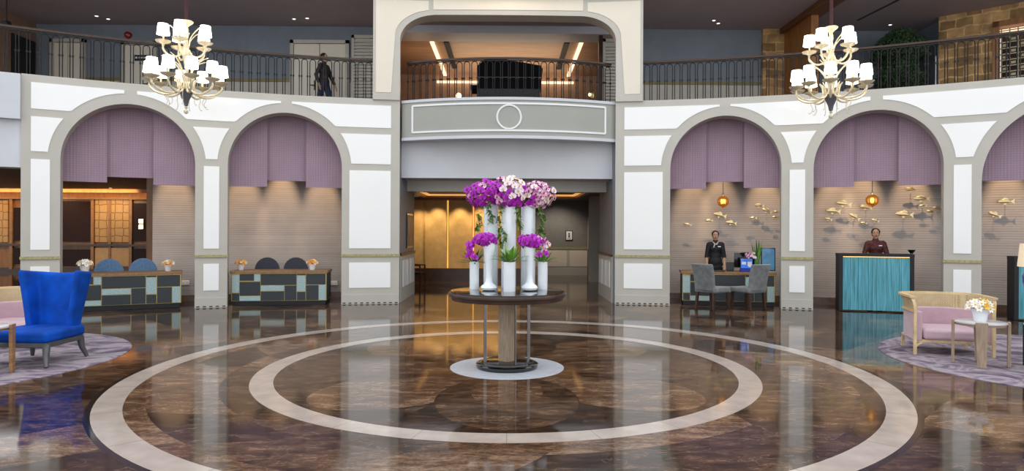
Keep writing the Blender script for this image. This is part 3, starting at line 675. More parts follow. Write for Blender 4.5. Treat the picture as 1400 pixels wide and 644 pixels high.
for a, b_, c, wh in SC:
    for (p0, p1, py), dr_, nm in ((a,.52,'outer'),(b_,.62,'shorter middle'),(c,.52,'inner')):
        r = FR+dr_; nm2 = {'outer': 'long screen at one side', 'shorter middle': 'shorter middle screen', 'inner': 'long screen at the other side'}[nm]
        lo = 'away from the passage' if (p0 < 694) == (nm == 'outer') else 'closer to the passage'
        lab = 'mauve woven screen in the %s, %s' % (wh, 'shorter middle one' if nm.startswith('short') else 'long one '+lo)
        screen(sx(p0,316,r), sx(p1,316,r), zc((p0+p1)/2, py, r), 4.22, r, lab)
a5 = ARC[4]; third = (a5[1]-a5[0]+.4)/3
for k in range(3):
    r = FR+(.62 if k == 1 else .52); screen(a5[0]-.2+k*third, a5[0]-.2+(k+1)*third, 2.62+(.12 if k == 1 else 0), 4.22, r, 'mauve woven screen in the arch past the rattan sofa, '+('long one closer to the passage','shorter middle one','long one furthest out')[k])

# ------------------------------------------------------------------ balcony railings
def u_bar(w, h, foot):
    r = w/2; pts = [(-r,0,0),(-r,0,h*.5)]+[(-r*math.cos(t*PI/8), 0, h-r-.01+r*math.sin(t*PI/8)) for t in range(9)]+[(r,0,h*.5),(r,0,0)]
    mb = MB()
    if foot: pts = [(-r*math.cos(t*PI/8), 0, r-r*math.sin(t*PI/8)) for t in range(8,-1,-1)][4:]+pts[1:-1]+[(r*math.cos(t*PI/8),0,r-r*math.sin(t*PI/8)) for t in range(0,5)]
    mb.tube(pts, .010, 5)
    mb.box((-r,0,h*.55),(.034,.034,.034)).box((r,0,h*.55),(.034,.034,.034)); return mb
def railing(name, label, fn, s0, s1, n, h, z, hr, foot=False):
    t = thing(name, label, 'railing', (0,0,0)); w = (s1-s0)/n
    me = None
    for i in range(n):
        s = s0+(i+.5)*w; p = fn(s, z, hr); q = fn(s+.01, z, hr); rz = math.atan2(q.y-p.y, q.x-p.x)
        if me is None: o = u_bar(w*.72, h-.05, foot).build('baluster', M_dark, t); me = o
        else: o = me.copy(); C.objects.link(o); o.parent = t
        o.location = p; o.rotation_euler = (0,0,rz)
    m = 60; MB().bar([fn(s0+(s1-s0)*i/m, z+h, hr) for i in range(m+1)], .06, .04).build('handrail', M_rail, t)
    MB().bar([fn(s0+(s1-s0)*i/m, z+h-.045, hr) for i in range(m+1)], .025, .02).build('top_bar', M_dark, t)
    MB().bar([fn(s0+(s1-s0)*i/m, z+.03, hr) for i in range(m+1)], .025, .02).build('bottom_bar', M_dark, t)
railing('balcony_railing', 'long curved iron railing before the cream upper doors', cyl, sx(-60), PO-.02, 44, .9, HT, FR+.25)
railing('balcony_railing', 'long curved iron railing before the topiary and sandstone wall', cyl, PQ+.02, sx(1440), 46, .9, HT, FR+.25)
railing('balcony_railing', 'short bowed iron railing in front of the black piano', bow, -bw+.03, bw-.03, 28, .88, 4.46, BR-.15, True)
# ------------------------------------------------------------------ centre table
tb = thing('pedestal_table', 'round dark glass-topped pedestal table with oak column carrying the white vases', 'table', (TX,TY,0))
MB().lathe([(.66,.838),(.685,.845),(.69,.872),(.685,.888),(.66,.889)], seg=72).build('table_top', M_darkwood, tb, smooth=True)
MB().lathe([(.668,.889),(.668,.899),(.66,.9)], seg=72).build('glass_top', M_black, tb, smooth=True)
MB().lathe([(.655,.80),(.66,.838),(.6,.838)], seg=72).build('apron', M_darkwood, tb)
MB().lathe([(.36,0.004),(.366,.015),(.366,.045),(.355,.055),(.31,.058),(.305,.075),(.29,.08)], seg=56).build('base', M_black, tb, smooth=True)
o = MB().box((0,0,.44),(.15,.15,.75)).build('column', M_greywood, tb, bevel=.004); o.rotation_euler = (0,0,math.radians(52))
for k in range(4):
    a = math.radians(20+90*k); ca, sa = math.cos(a), math.sin(a)
    o = MB().box((0,0,.44),(.035,.012,.73)).build('rod', M_chrome, tb); o.location = (.272*ca,.272*sa,0); o.rotation_euler = (0,0,a)

# vases
def on_table(px, Y): p = at_y(px, 316, Y); return (p.x, Y, .9)
def vase(name, label, loc, prof, group=None):
    o = MB().lathe(prof, seg=32).build(name, M_glassw, None, smooth=True, loc=loc); return tag(o, label, 'vase', group)
def cylv(r, h): return [(0,.0),(r*.96,0),(r,.01),(r,h-.004),(r-.004,h),(r-.01,h-.01),(r-.012,.02),(0,.02)]
VS = {}
for k, px, Y, r, h, lb in (('sl',648.7,8.03,.057,.335,'short white cylinder vase holding dark slender leaves'),('sm',696.5,7.72,.07,.345,'short white cylinder vase at the front with bright green rosette'),('sr',742.3,8.03,.058,.335,'short white cylinder vase holding green straps under speckled orchids')):
    VS[k] = on_table(px, Y); vase('cylinder_vase', lb, VS[k], cylv(r, h))
for k, px, Y, lb in (('tl',671,8.36,'tall white cylinder vase under the purple orchid crown'),('tm',695.5,8.2,'tall white cylinder vase in the middle under white and purple orchids'),('tr',722,8.36,'tall white cylinder vase under the speckled pink orchid crown')):
    VS[k] = on_table(px, Y); vase('tall_vase', lb, VS[k], cylv(.09, 1.04))
tp = [(0,0),(.06,0),(.088,.012),(.098,.035),(.088,.06),(.06,.078),(.044,.1),(.038,.15),(.04,.22),(.05,.34),(.064,.46),(.076,.56),(.07,.56),(.058,.46),(.044,.34),(.03,.2),(0,.12)]
for k, px, Y, lb in (('pl',668.7,7.86,'white trumpet vase with bulb foot, beside the dark slender leaves'),('pr',724.3,7.86,'white trumpet vase with bulb foot, beside the speckled orchids')):
    VS[k] = on_table(px, Y); vase('trumpet_vase', lb, VS[k], tp)

# orchids
def petalmat(name, c1, c2, spots=False):
    m = mat(name, c1, .5, var=.0, sheen=.2); nt, b = nodes(m)
    tc = nt.nodes.new('ShaderNodeTexCoord'); n = nt.nodes.new('ShaderNodeTexNoise'); n.inputs['Scale'].default_value = 90 if spots else 30
    nt.links.new(tc.outputs['Object'], n.inputs['Vector'])
    nt.links.new(ramp(nt, n.outputs['Fac'], [(.44 if spots else .3, lin(c2)), (.56 if spots else .7, lin(c1))]), b.inputs['Base Color'])
    b.inputs['Subsurface Weight'].default_value = .12; b.inputs['Subsurface Radius'].default_value = (.02,.01,.02); return m
P_pur = petalmat('purple_petal', (214,24,212), (146,4,166)); P_wht = petalmat('white_petal', (250,240,246), (240,214,232)); P_spk = petalmat('speckled_petal', (252,226,238), (196,60,150), True)
P_lip = mat('orchid_lip', (120,10,90), .4, var=.1); P_lipy = mat('orchid_lip_yellow', (226,186,80), .4, var=.1)
def bloom_mesh(name, pm, lm):
    mb = MB()
    def petal(ang, ln, wd, cup):
        rows = []
        for i in range(6):
            t = i/5; w = wd*math.sin(PI*min(1, t*.86+.1))**.7*(1 if i else .35); rows.append([(-w, t*ln, cup*t*t*ln+.10*w), (0, t*ln*1.03, cup*t*t*ln-.002), (w, t*ln, cup*t*t*ln+.10*w)])
        old = mb.M; mb.M = Matrix.Rotation(ang, 4, 'Z'); mb.grid(rows); mb.M = old
    petal(PI/2+.12, .042, .027, .12); petal(-PI/2-.12, .042, .027, .12)
    petal(0, .040, .016, .05); petal(2.3, .038, .015, .0); petal(-2.3, .038, .015, .0)
    mb.mi = 1; mb.ell((0,-.008,.010), (.009,.012,.009), 8, 6); mb.ell((0,.003,.012), (.005,.005,.008), 6, 5)
    o = mb.build(name, [pm, lm], None, smooth=2); me = o.data; bpy.data.objects.remove(o); return me
BL = {'p': bloom_mesh('orchid_bloom', P_pur, P_lip), 'w': bloom_mesh('orchid_bloom', P_wht, P_lipy), 's': bloom_mesh('orchid_bloom', P_spk, P_lip)}
def bloom(par, c, nrm, kind, sc):
    o = bpy.data.objects.new('orchid_bloom', BL[kind]); C.objects.link(o); o.parent = par; o.location = c
    q = Vector(nrm).normalized().to_track_quat('Z', 'Y') @ Euler((0,0,rv(.5))).to_quaternion(); o.rotation_mode = 'QUATERNION'; o.rotation_quaternion = q; o.scale = (sc,)*3
def leaf_blade(mb, base, dirv, ln, wd, droop):
    d = Vector(dirv).normalized(); side = d.cross(Vector((0,0,1))); side = side.normalized() if side.length > 1e-3 else Vector((1,0,0)); up = side.cross(d); rows = []
    for i in range(7):
        t = i/6; p = Vector(base)+d*ln*t-Vector((0,0,1))*droop*t*t; w = wd*(math.sin(PI*(.12+.86*t)))**.8
        rows.append([p-side*w+up*w*.3, p, p+side*w+up*w*.3])
    return mb.grid(rows)
def vine(par, path, n):
    mb = MB(); mb.tube(path, .0025, 5); P = [Vector(p) for p in path]
    for i in range(n):
        t = random.random()*(len(P)-1); k = int(t); p = P[k].lerp(P[min(k+1,len(P)-1)], t-k)
        leaf_blade(mb, p, (rv(1),rv(1),rv(.8)), .035+random.random()*.035, .010+random.random()*.008, .01)
    mb.build('trailing_vine', MATS['vine_leaf'], par, smooth=2)
mat('vine_leaf', (112,140,72), .5, var=.2, scale=20)
def crown(label, vk, h, n, rad, off, pick, seed, droop=(0,0,0), group=None, stems=7):
    random.seed(seed); vx, vy, vz = VS[vk]; t = thing('orchid_bouquet', label, 'flowers', (vx,vy,vz+h-.02), 0, group)
    c0 = Vector((off[0], off[1], off[2]))
    mb = MB()
    for k in range(stems):
        a = 2*PI*k/stems; e = c0+Vector((rad[0]*.6*math.cos(a), rad[1]*.6*math.sin(a), .02))
        mb.tube([(.02*math.cos(a),.02*math.sin(a),-.25),(.03*math.cos(a),.03*math.sin(a),.03), c0*.6+Vector((.03*math.cos(a),.03*math.sin(a),.05)), e], .004, 5)
    mb.build('stems', M_stem, t, smooth=True)
    for i in range(n):
        z = 1-2*(i+.5)/n; ph = i*2.39996+rv(.15); rr = math.sqrt(1-z*z)
        d = Vector((rr*math.cos(ph), rr*math.sin(ph), z)); s = .8+.25*random.random()
        p = c0+Vector((d.x*rad[0]*s, d.y*rad[1]*s, d.z*rad[2]*s)); nn = d+Vector((rv(.35), -.35+rv(.3), rv(.3)))
        bloom(t, p, nn, pick(d, p), .95+random.random()*.3)
    return t
def wpick(**k):
    return lambda d, p: random.choices(list(k), list(k.values()))[0]
b1 = crown('large crown of purple orchids with a few white blooms on the tall vase', 'tl', 1.04, 78, (.25,.2,.165), (-.06,-.02,.135), lambda d, p: 'w' if (p.x > .08 and p.z < .1 and random.random() < .75) else ('s' if random.random() < .05 else 'p'), 1)
b2 = crown('crown of white orchids mixed with purple on the middle tall vase', 'tm', 1.04, 70, (.2,.18,.19), (0,-.05,.15), lambda d, p: 'w' if (p.z > .08 and p.x > -.08 and random.random() < .85) else ('p' if random.random() < .75 else 's'), 2)
b3 = crown('crown of speckled pink orchids with purple blooms on the tall vase', 'tr', 1.04, 78, (.26,.2,.165), (.08,-.02,.13), lambda d, p: 'p' if (p.x < .08 and p.z < .12 and random.random() < .8) else ('s' if random.random() < .6 else ('w' if random.random() < .7 else 'p')), 3)
for par, pts in ((b1, [(.0,-.11,.05),(-.03,-.15,-.06),(.02,-.14,-.14),(-.01,-.13,-.22)]), (b1, [(-.08,-.1,.0),(-.15,-.15,-.15),(-.13,-.16,-.25),(-.18,-.16,-.28),(-.12,-.17,-.36)]), (b2, [(-.08,-.1,.0),(-.13,-.13,-.15),(-.09,-.17,-.3),(-.03,-.18,-.38),(-.08,-.18,-.5)]), (b2, [(-.1,-.1,0),(-.12,-.12,-.3),(-.11,-.16,-.4),(-.1,-.16,-.52)]), (b2, [(.1,-.1,.0),(.12,-.13,-.15),(.14,-.15,-.3)]), (b3, [(.1,-.08,.0),(.16,-.1,-.12),(.17,-.12,-.25),(.13,-.1,-.32),(.2,-.12,-.38)]), (b3, [(.12,-.05,.0),(.2,-.06,-.15),(.16,-.08,-.3),(.21,-.08,-.36)])):
    vine(par, pts, 60)
b4 = crown('small spray of deep purple orchids drooping over the trumpet vase by the dark leaves', 'pl', .56, 30, (.13,.09,.07), (-.04,-.02,.06), lambda d, p: 'p', 4, stems=4)
for i in range(9): bloom(b4, (-.2+rv(.04), -.05+rv(.03), .03-.022*i), (rv(.5)-.2,-1,rv(.4)), 'p', 1)
b5 = crown('small spray of purple and speckled orchids over the other trumpet vase', 'pr', .56, 34, (.17,.09,.07), (.02,-.02,.04), lambda d, p: 'p' if p.x < .08 else random.choice('psss'), 5, stems=4)
for i in range(8): bloom(b5, (.16+rv(.07), -.04+rv(.03), .02-.02*i+rv(.02)), (rv(.5)+.2,-1,rv(.4)), random.choice('pssw'), 1)
def rosette(label, vk, h, n, ln, wd, m, up, seed):
    random.seed(seed); x, y, z = VS[vk]; t = thing('leafy_plant', label, 'plant', (x,y,z+h-.03))
    for i in range(n):
        a = i*2.4; e = up[0]+(up[1]-up[0])*i/n
        leaf_blade(MB(), (.03*math.cos(a),.03*math.sin(a),0), (math.cos(a)*math.cos(e), math.sin(a)*math.cos(e), math.sin(e)), ln*(.8+.4*random.random()), wd, .03+rv(.02)).build('leaf', m, t, smooth=2)
    MB().ell((0,0,-.01),(.045,.045,.03),12,8).build('moss', M_dleaf, t, smooth=2)
rosette('bright green succulent rosette in the short front vase', 'sm', .365, 34, .21, .019, M_leaf, (.25,1.4), 11)
rosette('dark slender-leaved plant in the short vase under drooping orchids', 'sl', .35, 32, .22, .010, M_dleaf, (.0,1.2), 12)
rosette('green strap-leaved plant in the short vase under speckled orchids', 'sr', .35, 28, .19, .014, M_leaf, (.3,1.35), 13)

# ------------------------------------------------------------------ chandeliers
M_glass = mat('honey_glass', (250,234,200), .08, var=.05, scale=20, trans=.35, coat=.4)
M_smoke = mat('smoked_glass', (84,86,92), .08, var=.03, coat=.6)
M_redcord = mat('red_cord_sleeve', (60,12,16), .7, var=.1)
def arm_pts(r, z0, drop, rise):
    return [(.05,0,z0),(r*.3,0,z0-drop*.75),(r*.58,0,z0-drop),(r*.85,0,z0-drop*.7),(r*1.0,0,z0-drop*.1),(r,0,z0+rise)]
def smooth_path(P, n=4):
    P = [Vector(p) for p in P]; out = []
    for i in range(len(P)-1):
        a, b_, c, d = P[max(i-1,0)], P[i], P[i+1], P[min(i+2,len(P)-1)]
        for k in range(n):
            t = k/n; out.append(.5*((2*b_)+(c-a)*t+(2*a-5*b_+4*c-d)*t*t+(3*b_-a-3*c+d)*t**3))
    return out+[P[-1]]
def chandelier(loc, label, a0):
    t = thing('chandelier', label, 'chandelier', loc)
    # local z=0 at lower arm hub
    MB().lathe([(.02,-.1),(.03,.0),(.05,.06),(.03,.12),(.022,.3),(.03,.38),(.055,.5),(.07,.56),(.05,.62),(.025,.68),(.02,.85),(.035,.95),(.02,1.02)], seg=20).build('central_stem', M_glass, t, smooth=True)
    MB().lathe([(.02,1.0),(.05,1.03),(.10,1.07),(.11,1.09),(.10,1.1),(.05,1.07),(.02,1.06)], seg=24).build('top_dish', M_glass, t, smooth=True)
    MB().tube([(0,0,1.05),(0,0,3.1)], .028, 10).build('cord', M_redcord, t)
    MB().lathe([(.0,-.30),(.03,-.28),(.045,-.2),(.1,-.08),(.115,-.03),(.105,-.02),(.03,-.02)], seg=24).build('bowl', M_smoke, t, smooth=True)
    MB().lathe([(0,-.42),(.03,-.4),(.036,-.37),(.02,-.345),(.012,-.33),(.028,-.31),(.01,-.29)], seg=16).build('finial', M_glass, t, smooth=True)
    def tier(n, r, z0, drop, rise, ph):
        am = cup = stem = shade = None
        for i in range(n):
            a = ph+2*PI*i/n
            if am is None:
                A = MB().tube(smooth_path(arm_pts(r, z0, drop, rise)), .0165, 8).build('arm', M_glass, t, smooth=True)
                c = MB().lathe([(.012,z0+rise-.02),(.03,z0+rise),(.10,z0+rise+.025),(.12,z0+rise+.05),(.04,z0+rise+.02),(.012,z0+rise+.02)], (r,0,0), 18).build('drip_cup', M_glass, A, smooth=True)
                s_ = MB().lathe([(.013,z0+rise),(.013,z0+rise+.18)], (r,0,0), 10).build('candle', M_gold, A)
                h = z0+rise+.15; q = MB().lathe([(.097,h),(.079,h+.17),(.076,h+.17),(.094,h)], (r,0,0), 28, cap=False).build('lamp_shade', M_lamp, A, smooth=True)
                MB().lathe([(0,h+.168),(.078,h+.169)], (r,0,0), 24, cap=False).build('shade_top', M_lamp, q)
                am = A
            else: A = copy_tree(am, t)
            A.rotation_euler = (0,0,a)
    tier(10, .54, .02, .13, .055, a0); tier(5, .335, .62, .12, .065, a0+.2)
    for i in range(7):                                # upswept glass sprays
        a = a0+.35+2*PI*i/7
        o = MB().tube(smooth_path([(.04,0,.12),(.1,0,.3),(.22,0,.44),(.36,0,.50)]), [.012]*7+[.011,.01,.009,.008,.007,.007], 6).build('glass_spray', M_glass, t, smooth=True); o.rotation_euler = (0,0,a)
    for i in range(6):
        a = a0+.1+2*PI*i/6
        o = MB().tube(smooth_path([(.03,0,.62),(.06,0,.78),(.15,0,.90),(.26,0,.98)]), .009, 6).build('glass_spray', M_glass, t, smooth=True); o.rotation_euler = (0,0,a)
    for i in range(12):
        a = a0+2*PI*i/12
        o = MB().tube(smooth_path([(.05,0,-.06),(.11,0,.0),(.13,0,.1),(.18,0,.17)]), [.016]*8+[.015,.013,.011,.009,.007][:5], 6).build('glass_leaf', M_glass, t, smooth=True); o.rotation_euler = (0,0,a)
    for i in range(10):                               # curled pendants under the arms
        a = a0+2*PI*(i+.5)/10
        o = MB().tube(smooth_path([(.28,0,-.07),(.3,0,-.16),(.27,0,-.24),(.31,0,-.31),(.34,0,-.3)]), .005, 5).build('curled_pendant', M_glass, t, smooth=True); o.rotation_euler = (0,0,a)
    return t
CHY = 11.0
p = at_y(254.5, 121, CHY); chandelier((p.x,CHY,p.z), 'lit glass chandelier hanging before the two arches with mosaic desks', -.35)
p = at_y(1136, 128, CHY); chandelier((p.x,CHY,p.z), 'lit glass chandelier hanging before the turquoise counter arch', -.15)

# ------------------------------------------------------------------ gold fish on the grasscloth
fb = MB().ell((0,0,0),(.5,.12,.2),16,12)
def fish_proto(label, loc):
    t = thing('fish_ornament', label, 'fish', loc)
    mb = MB(); prof = []
    rows = []
    for i in range(13):
        u = i/12; x = -.5+u*.82; h = .17*math.sin(PI*min(1,(u*.92+.05)))**.75*(1-.35*u); w = h*.5
        rows.append([(x, w*math.cos(2*PI*k/12), h*math.sin(2*PI*k/12)+.03*math.sin(u*PI)) for k in range(12)])
    mb.grid(rows, closed=True); o = len(mb.v); mb.f += [tuple(range(11,-1,-1)), tuple(range(12*12, 12*13))]; mb.fm += [0,0]
    mb.build('body', M_gold, t, smooth=2)
    MB().prism([(.28,-.03),(.36,-.05),(.52,-.2),(.47,0),(.52,.2),(.36,.06),(.28,.04)], -.012, .012, Matrix.Rotation(PI/2,4,'X')).build('tail_fin', M_gold, t)
    MB().prism([(-.2,.15),(-.05,.27),(.12,.22),(.16,.1)], -.01, .01, Matrix.Rotation(PI/2,4,'X')).build('dorsal_fin', M_gold, t)
    MB().prism([(-.15,-.13),(-.02,-.25),(.06,-.12)], -.01, .01, Matrix.Rotation(PI/2,4,'X')).build('belly_fin', M_gold, t)
    MB().tube([(0,0,0),(0,.9,0)], .02, 6).build('wall_pin', M_goldline, t)
    return t
FISH = [  # px, py, length px, tilt, label
 (940.4,307,10,-.2,'tiny gold fish alone nearest the pillar, by the seated desk attendant'),(969.4,301.7,10,0,'small gold fish just above the desk attendant'),
 (984,294,18,-.25,'large gold fish under the pendant over the grey guest chairs'),(999.5,304.6,15,-.15,'gold fish lowest of the group by the desk attendant'),
 (1029.5,298,10,0,'small gold fish above the lily vase, alone'),(1038,281,13,-.1,'gold fish uppermost of the cluster by the narrow jamb'),
 (1048.5,288,14,-.4,'gold fish in the middle of the cluster by the narrow jamb'),(1062,290,8,-.2,'dark small gold fish at the edge of the jamb cluster'),(1060,297,9,0,'small gold fish lowest in the jamb cluster'),
 (1153.5,278.5,20,-.2,'large gold fish topmost at the dim side of the turquoise counter wall'),(1139,288.5,19,-.1,'large gold fish directly below the topmost one on the counter wall'),
 (1132.5,299.7,10,-.25,'tiny gold fish lowest and closest to the passage on the counter wall'),(1168.5,296.5,15,-.55,'gold fish diving steeply beside the maroon attendant'),
 (1180.7,305,9,-.15,'tiny gold fish just above the maroon attendant shoulder'),(1196.5,301.7,10,-.25,'small gold fish right over the head of the maroon attendant'),
 (1184,283.5,16,-.2,'gold fish just under the pendant over the turquoise counter'),(1236.5,293,22,-.1,'largest gold fish casting a long shadow on the counter wall'),
 (1245.7,259.3,16,-.1,'dim gold fish highest, just under the mauve screen'),(1260,271.7,20,-.05,'gold fish under the highest dim one'),
 (1261.5,281.5,10,0,'tiny gold fish below the upper pair by the last pillar'),(1273.5,289.3,12,-.2,'gold fish near the last pillar, lower of two'),(1282,284.3,13,-.05,'gold fish half hidden by the last pillar'),
 (1375,275.5,20,0,'gold fish upper of two beyond the last pillar'),(1360,293.5,16,-.4,'gold fish lower of two beyond the last pillar')]
fp = None
for px, py, ln, tilt, lb in FISH:
    lb = lb.replace('seated ', ''); q = on_cyl(px, py, NR-.13)
    if fp is None: fp = fish_proto(lb, q); f = fp
    else: f = dup(fp, q, None, lb)
    L = ln*q.y/F; f.scale = (L, min(L,.14), L); f.rotation_euler = (0, -tilt, math.atan2(-q.x, q.y-FZC)); f['group'] = 'gold fish swimming over the grasscloth'

# amber pendants
M_amber = mat('amber_glass', (190,120,36), .12, var=.08, scale=10, trans=.5, emit=(236,150,30), es=.1)
for px, py, lb in ((988.5,275.5,'amber ribbed pendant lamp over the desk with grey guest chairs'),(1192.5,274,'amber ribbed pendant lamp over the turquoise counter')):
    q = on_cyl(px, py, FR+.85); t = thing('pendant_lamp', lb, 'lamp', q)
    rows = []
    for i in range(15):
        a = -PI/2+PI*i/14; rows.append([(.125*math.cos(a)*(1+.06*math.cos(12*2*PI*k/48))*math.cos(2*PI*k/48), .125*math.cos(a)*(1+.06*math.cos(12*2*PI*k/48))*math.sin(2*PI*k/48), .125*math.sin(a)-(.03 if i == 0 else 0)) for k in range(48)])
    MB().grid(rows, closed=True).build('globe', M_amber, t, smooth=2)
    MB().lathe([(.03,.12),(.03,.16),(.008,.18)], seg=12).build('cap', M_gold, t)
    MB().tube([(0,0,.15),(0,0,4.25-q.z)], .006, 6).build('cord', M_dark, t)
    MB().ell((0,0,0),.04,12,8).build('bulb', M_spot, t)
# ------------------------------------------------------------------ mosaic desks
PAT = [('P',317,326.5,377,401),('D',327.3,346.3,375.5,384.7),('P',347,355,375.5,385.5),('D',327.3,355,386.3,405.5),('P',327.3,355,406.3,412.5),('D',317,326.5,402,412.5),
       ('D',355.8,404.5,375.5,391),('D',405.3,417,375.5,377.5),('P',405.3,417,378.3,400),('D',417.8,444.8,375.5,390.7),('P',355.8,387.6,391.8,399),('D',355.8,387.6,399.8,412.5),
       ('D',388.4,404.5,391.8,412.5),('D',405.3,417,400.8,412.5),('D',417.8,435,391.5,412.5),('P',435.8,444.8,391.5,412.5)]
def desk(p0, p1, label, depth=.72):
    L = (p1-p0).xy.length; rz = math.atan2(p1.y-p0.y, p1.x-p0.x); H = .735; BASE = .10
    t = thing('mosaic_desk', label, 'desk', (p0.x,p0.y,0), rz)
    MB().b2(.02, L-.02, .02, depth-.02, .004, BASE).build('plinth', M_blackm, t)
    b_ = MB().b2(0, L, .012, depth, BASE, H-.05).build('body', M_goldline, t)
    MB().b2(-.03, L+.03, -.03, depth+.03, H-.05, H).build('desk_top', M_woodh, t, bevel=.004)
    ky = (H-.05-BASE)/(413-374.5)
    for k, x0, x1, y0, y1 in PAT:
        X0, X1 = (x0-316)/130*L, (x1-316)/130*L; Z1, Z0 = BASE+(413-y0)*ky, BASE+(413-y1)*ky
        o = MB().b2(X0, X1, 0, .03, Z0, Z1).build('front_panel', M_navy if k == 'D' else M_pale, t, bevel=.002)
        o['label'] = 'charcoal inlay panel' if k == 'D' else 'pale aqua inlay panel'
    for x in (0, L): MB().b2(x-.008, x+.008, .02, depth-.01, BASE+.02, H-.06).build('side_panel', M_navy, t)
    return t, rz, L
FRp = on_z(247.5, 420.5); dirv = Vector((math.cos(math.radians(27)), math.sin(math.radians(27)), 0))
D1, rz1, L1 = desk(FRp-dirv*2.0, FRp, 'low mosaic-front reception desk with oak top, next to the blue wing chair')
D2, rz2, L2 = desk(on_z(316, 418.5), on_z(446, 417), 'low mosaic-front reception desk with oak top and charcoal chairs behind it')
D3, rz3, L3 = desk(on_z(933, 417), on_z(1059.5, 420), 'low mosaic-front desk with oak top, attendant and screens on it')
def desk_pt(D, rz, x, y, z=0): return Vector((D.location.x+x*math.cos(rz)-y*math.sin(rz), D.location.y+x*math.sin(rz)+y*math.cos(rz), z))

# round-backed chairs behind the desks
def round_chair(label, loc, rz, m):
    t = thing('round_back_chair', label, 'chair', loc, rz)
    MB().lathe([(0,.40),(.22,.40),(.25,.42),(.255,.46),(.24,.49),(0,.5)], seg=28).build('seat', m, t, smooth=True)
    rows = []
    for i in range(13):
        a = PI*i/12; rows.append((-.27*math.cos(a), .70+.29*math.sin(a)))
    poly = [(-.27,.5)]+rows+[(.27,.5)]
    MB().prism(poly, -.26, -.20, Matrix.Rotation(PI/2, 4, 'X')).build('backrest', m, t, bevel=.02)
    for x in (-.17,.17):
        for y in (-.16,.16): MB().tube([(x*.9,y*.9,.41),(x*1.2,y*1.2,.004)], [.018,.012], 8).build('leg', M_darkwood, t)
    return t
M_bluefab = mat('dusty_blue_fabric', (92,124,160), .85, var=.08, scale=30, sheen=.3); M_charfab = mat('charcoal_fabric', (58,60,70), .85, var=.06, scale=30, sheen=.3)
def chair_at(D, rz, px, z, m, label):
    # stands behind the desk where the photo column px crosses the line 0.35 m behind its back
    o = desk_pt(D, rz, 0, 1.12); dx = Vector((math.cos(rz), math.sin(rz))); d = ray(px, 360)
    k = (o.x*d.y-o.y*d.x)/(dx.y*d.x-dx.x*d.y); return round_chair(label, (o.x+dx.x*k, o.y+dx.y*k, 0), rz+PI, m)
def flip_back(c): return c
chair_at(D1, rz1, 150, 0, M_bluefab, 'dusty blue round-back chair behind the desk, nearest the dark glass wall')
chair_at(D1, rz1, 196, 0, M_bluefab, 'dusty blue round-back chair behind the desk, nearest the grasscloth wall')
chair_at(D2, rz2, 368.5, 0, M_charfab, 'charcoal round-back chair behind the desk, nearer the middle of the desk')
chair_at(D2, rz2, 407, 0, M_charfab, 'charcoal round-back chair behind the desk, beside the small flower pot by the passage')

# small flower pots
M_yel = mat('yellow_petal', (240,190,60), .5, var=.1); M_org = mat('orange_petal', (226,140,60), .5, var=.1); M_wpet = mat('cream_petal', (248,244,236), .5, var=.02); M_peach = mat('peach_petal', (240,206,160), .5, var=.05)
def flower_mesh(m, r):
    mb = MB()
    for k in range(6):
        a = k*PI/3; c, s_ = math.cos(a), math.sin(a); mb.add([(0,0,0),(r*.6*math.cos(a-.5),r*.6*math.sin(a-.5),r*.25),(r*c,r*s_,r*.4),(r*.6*math.cos(a+.5),r*.6*math.sin(a+.5),r*.25)], [(0,1,2,3)])
    mb.mi = 1; mb.ell((0,0,r*.15), r*.2, 8, 6); o = mb.build('f', [m, M_yel], None, smooth=2); me = o.data; me.name = 'flower_head'; bpy.data.objects.remove(o); return me
FM = {k: flower_mesh(m, .045) for k, m in (('w',M_wpet),('y',M_yel),('o',M_org),('p',M_peach))}
def flower_pot(label, loc, sc, kinds, seed, n=20):
    random.seed(seed); t = thing('flower_pot', label, 'flowers', loc); t.scale = (sc,)*3
    MB().lathe([(0,0),(.055,0),(.06,.008),(.085,.14),(.08,.14),(.07,.1),(0,.1)], seg=28).build('pot', M_white, t, smooth=True)
    mb = MB()
    for i in range(24): a = i*2.4; leaf_blade(mb, (0,0,.11), (math.cos(a),math.sin(a),.5+random.random()), .1, .014, .02)
    mb.build('leaves', M_leaf, t, smooth=2)
    for i in range(n):
        z = 1-(i+.5)/n; ph = i*2.4; rr = math.sqrt(1-z*z); d = Vector((rr*math.cos(ph), rr*math.sin(ph), z))
        o = bpy.data.objects.new('flower_head', FM[random.choice(kinds)]); C.objects.link(o); o.parent = t; o.location = (d.x*.115, d.y*.115, .14+d.z*.085)
        o.rotation_mode = 'QUATERNION'; o.rotation_quaternion = (d+Vector((0,-.3,.1))).to_track_quat('Z','Y')
    return t
def desk_at(px, D, rz, y, z=.735):
    o = desk_pt(D, rz, 0, y); dx = Vector((math.cos(rz), math.sin(rz))); d = ray(px, 370); k = (o.x*d.y-o.y*d.x)/(dx.y*d.x-dx.x*d.y); return Vector((o.x+dx.x*k, o.y+dx.y*k, z))
flower_pot('small white pot of cream flowers on the desk just behind the blue wing chair', desk_at(116, D1, rz1, .35), 1.1, 'wwp', 21)
flower_pot('small white pot of peach flowers on the desk end nearest the grasscloth wall', desk_at(230, D1, rz1, .35), .95, 'ppwo', 22)
flower_pot('small white pot of orange flowers on the desk end by the second pillar', desk_at(329.5, D2, rz2, .35), .95, 'opoy', 23)
flower_pot('small white pot of peach flowers beside the charcoal chair by the passage', desk_at(427, D2, rz2, .35), .95, 'ppow', 24)

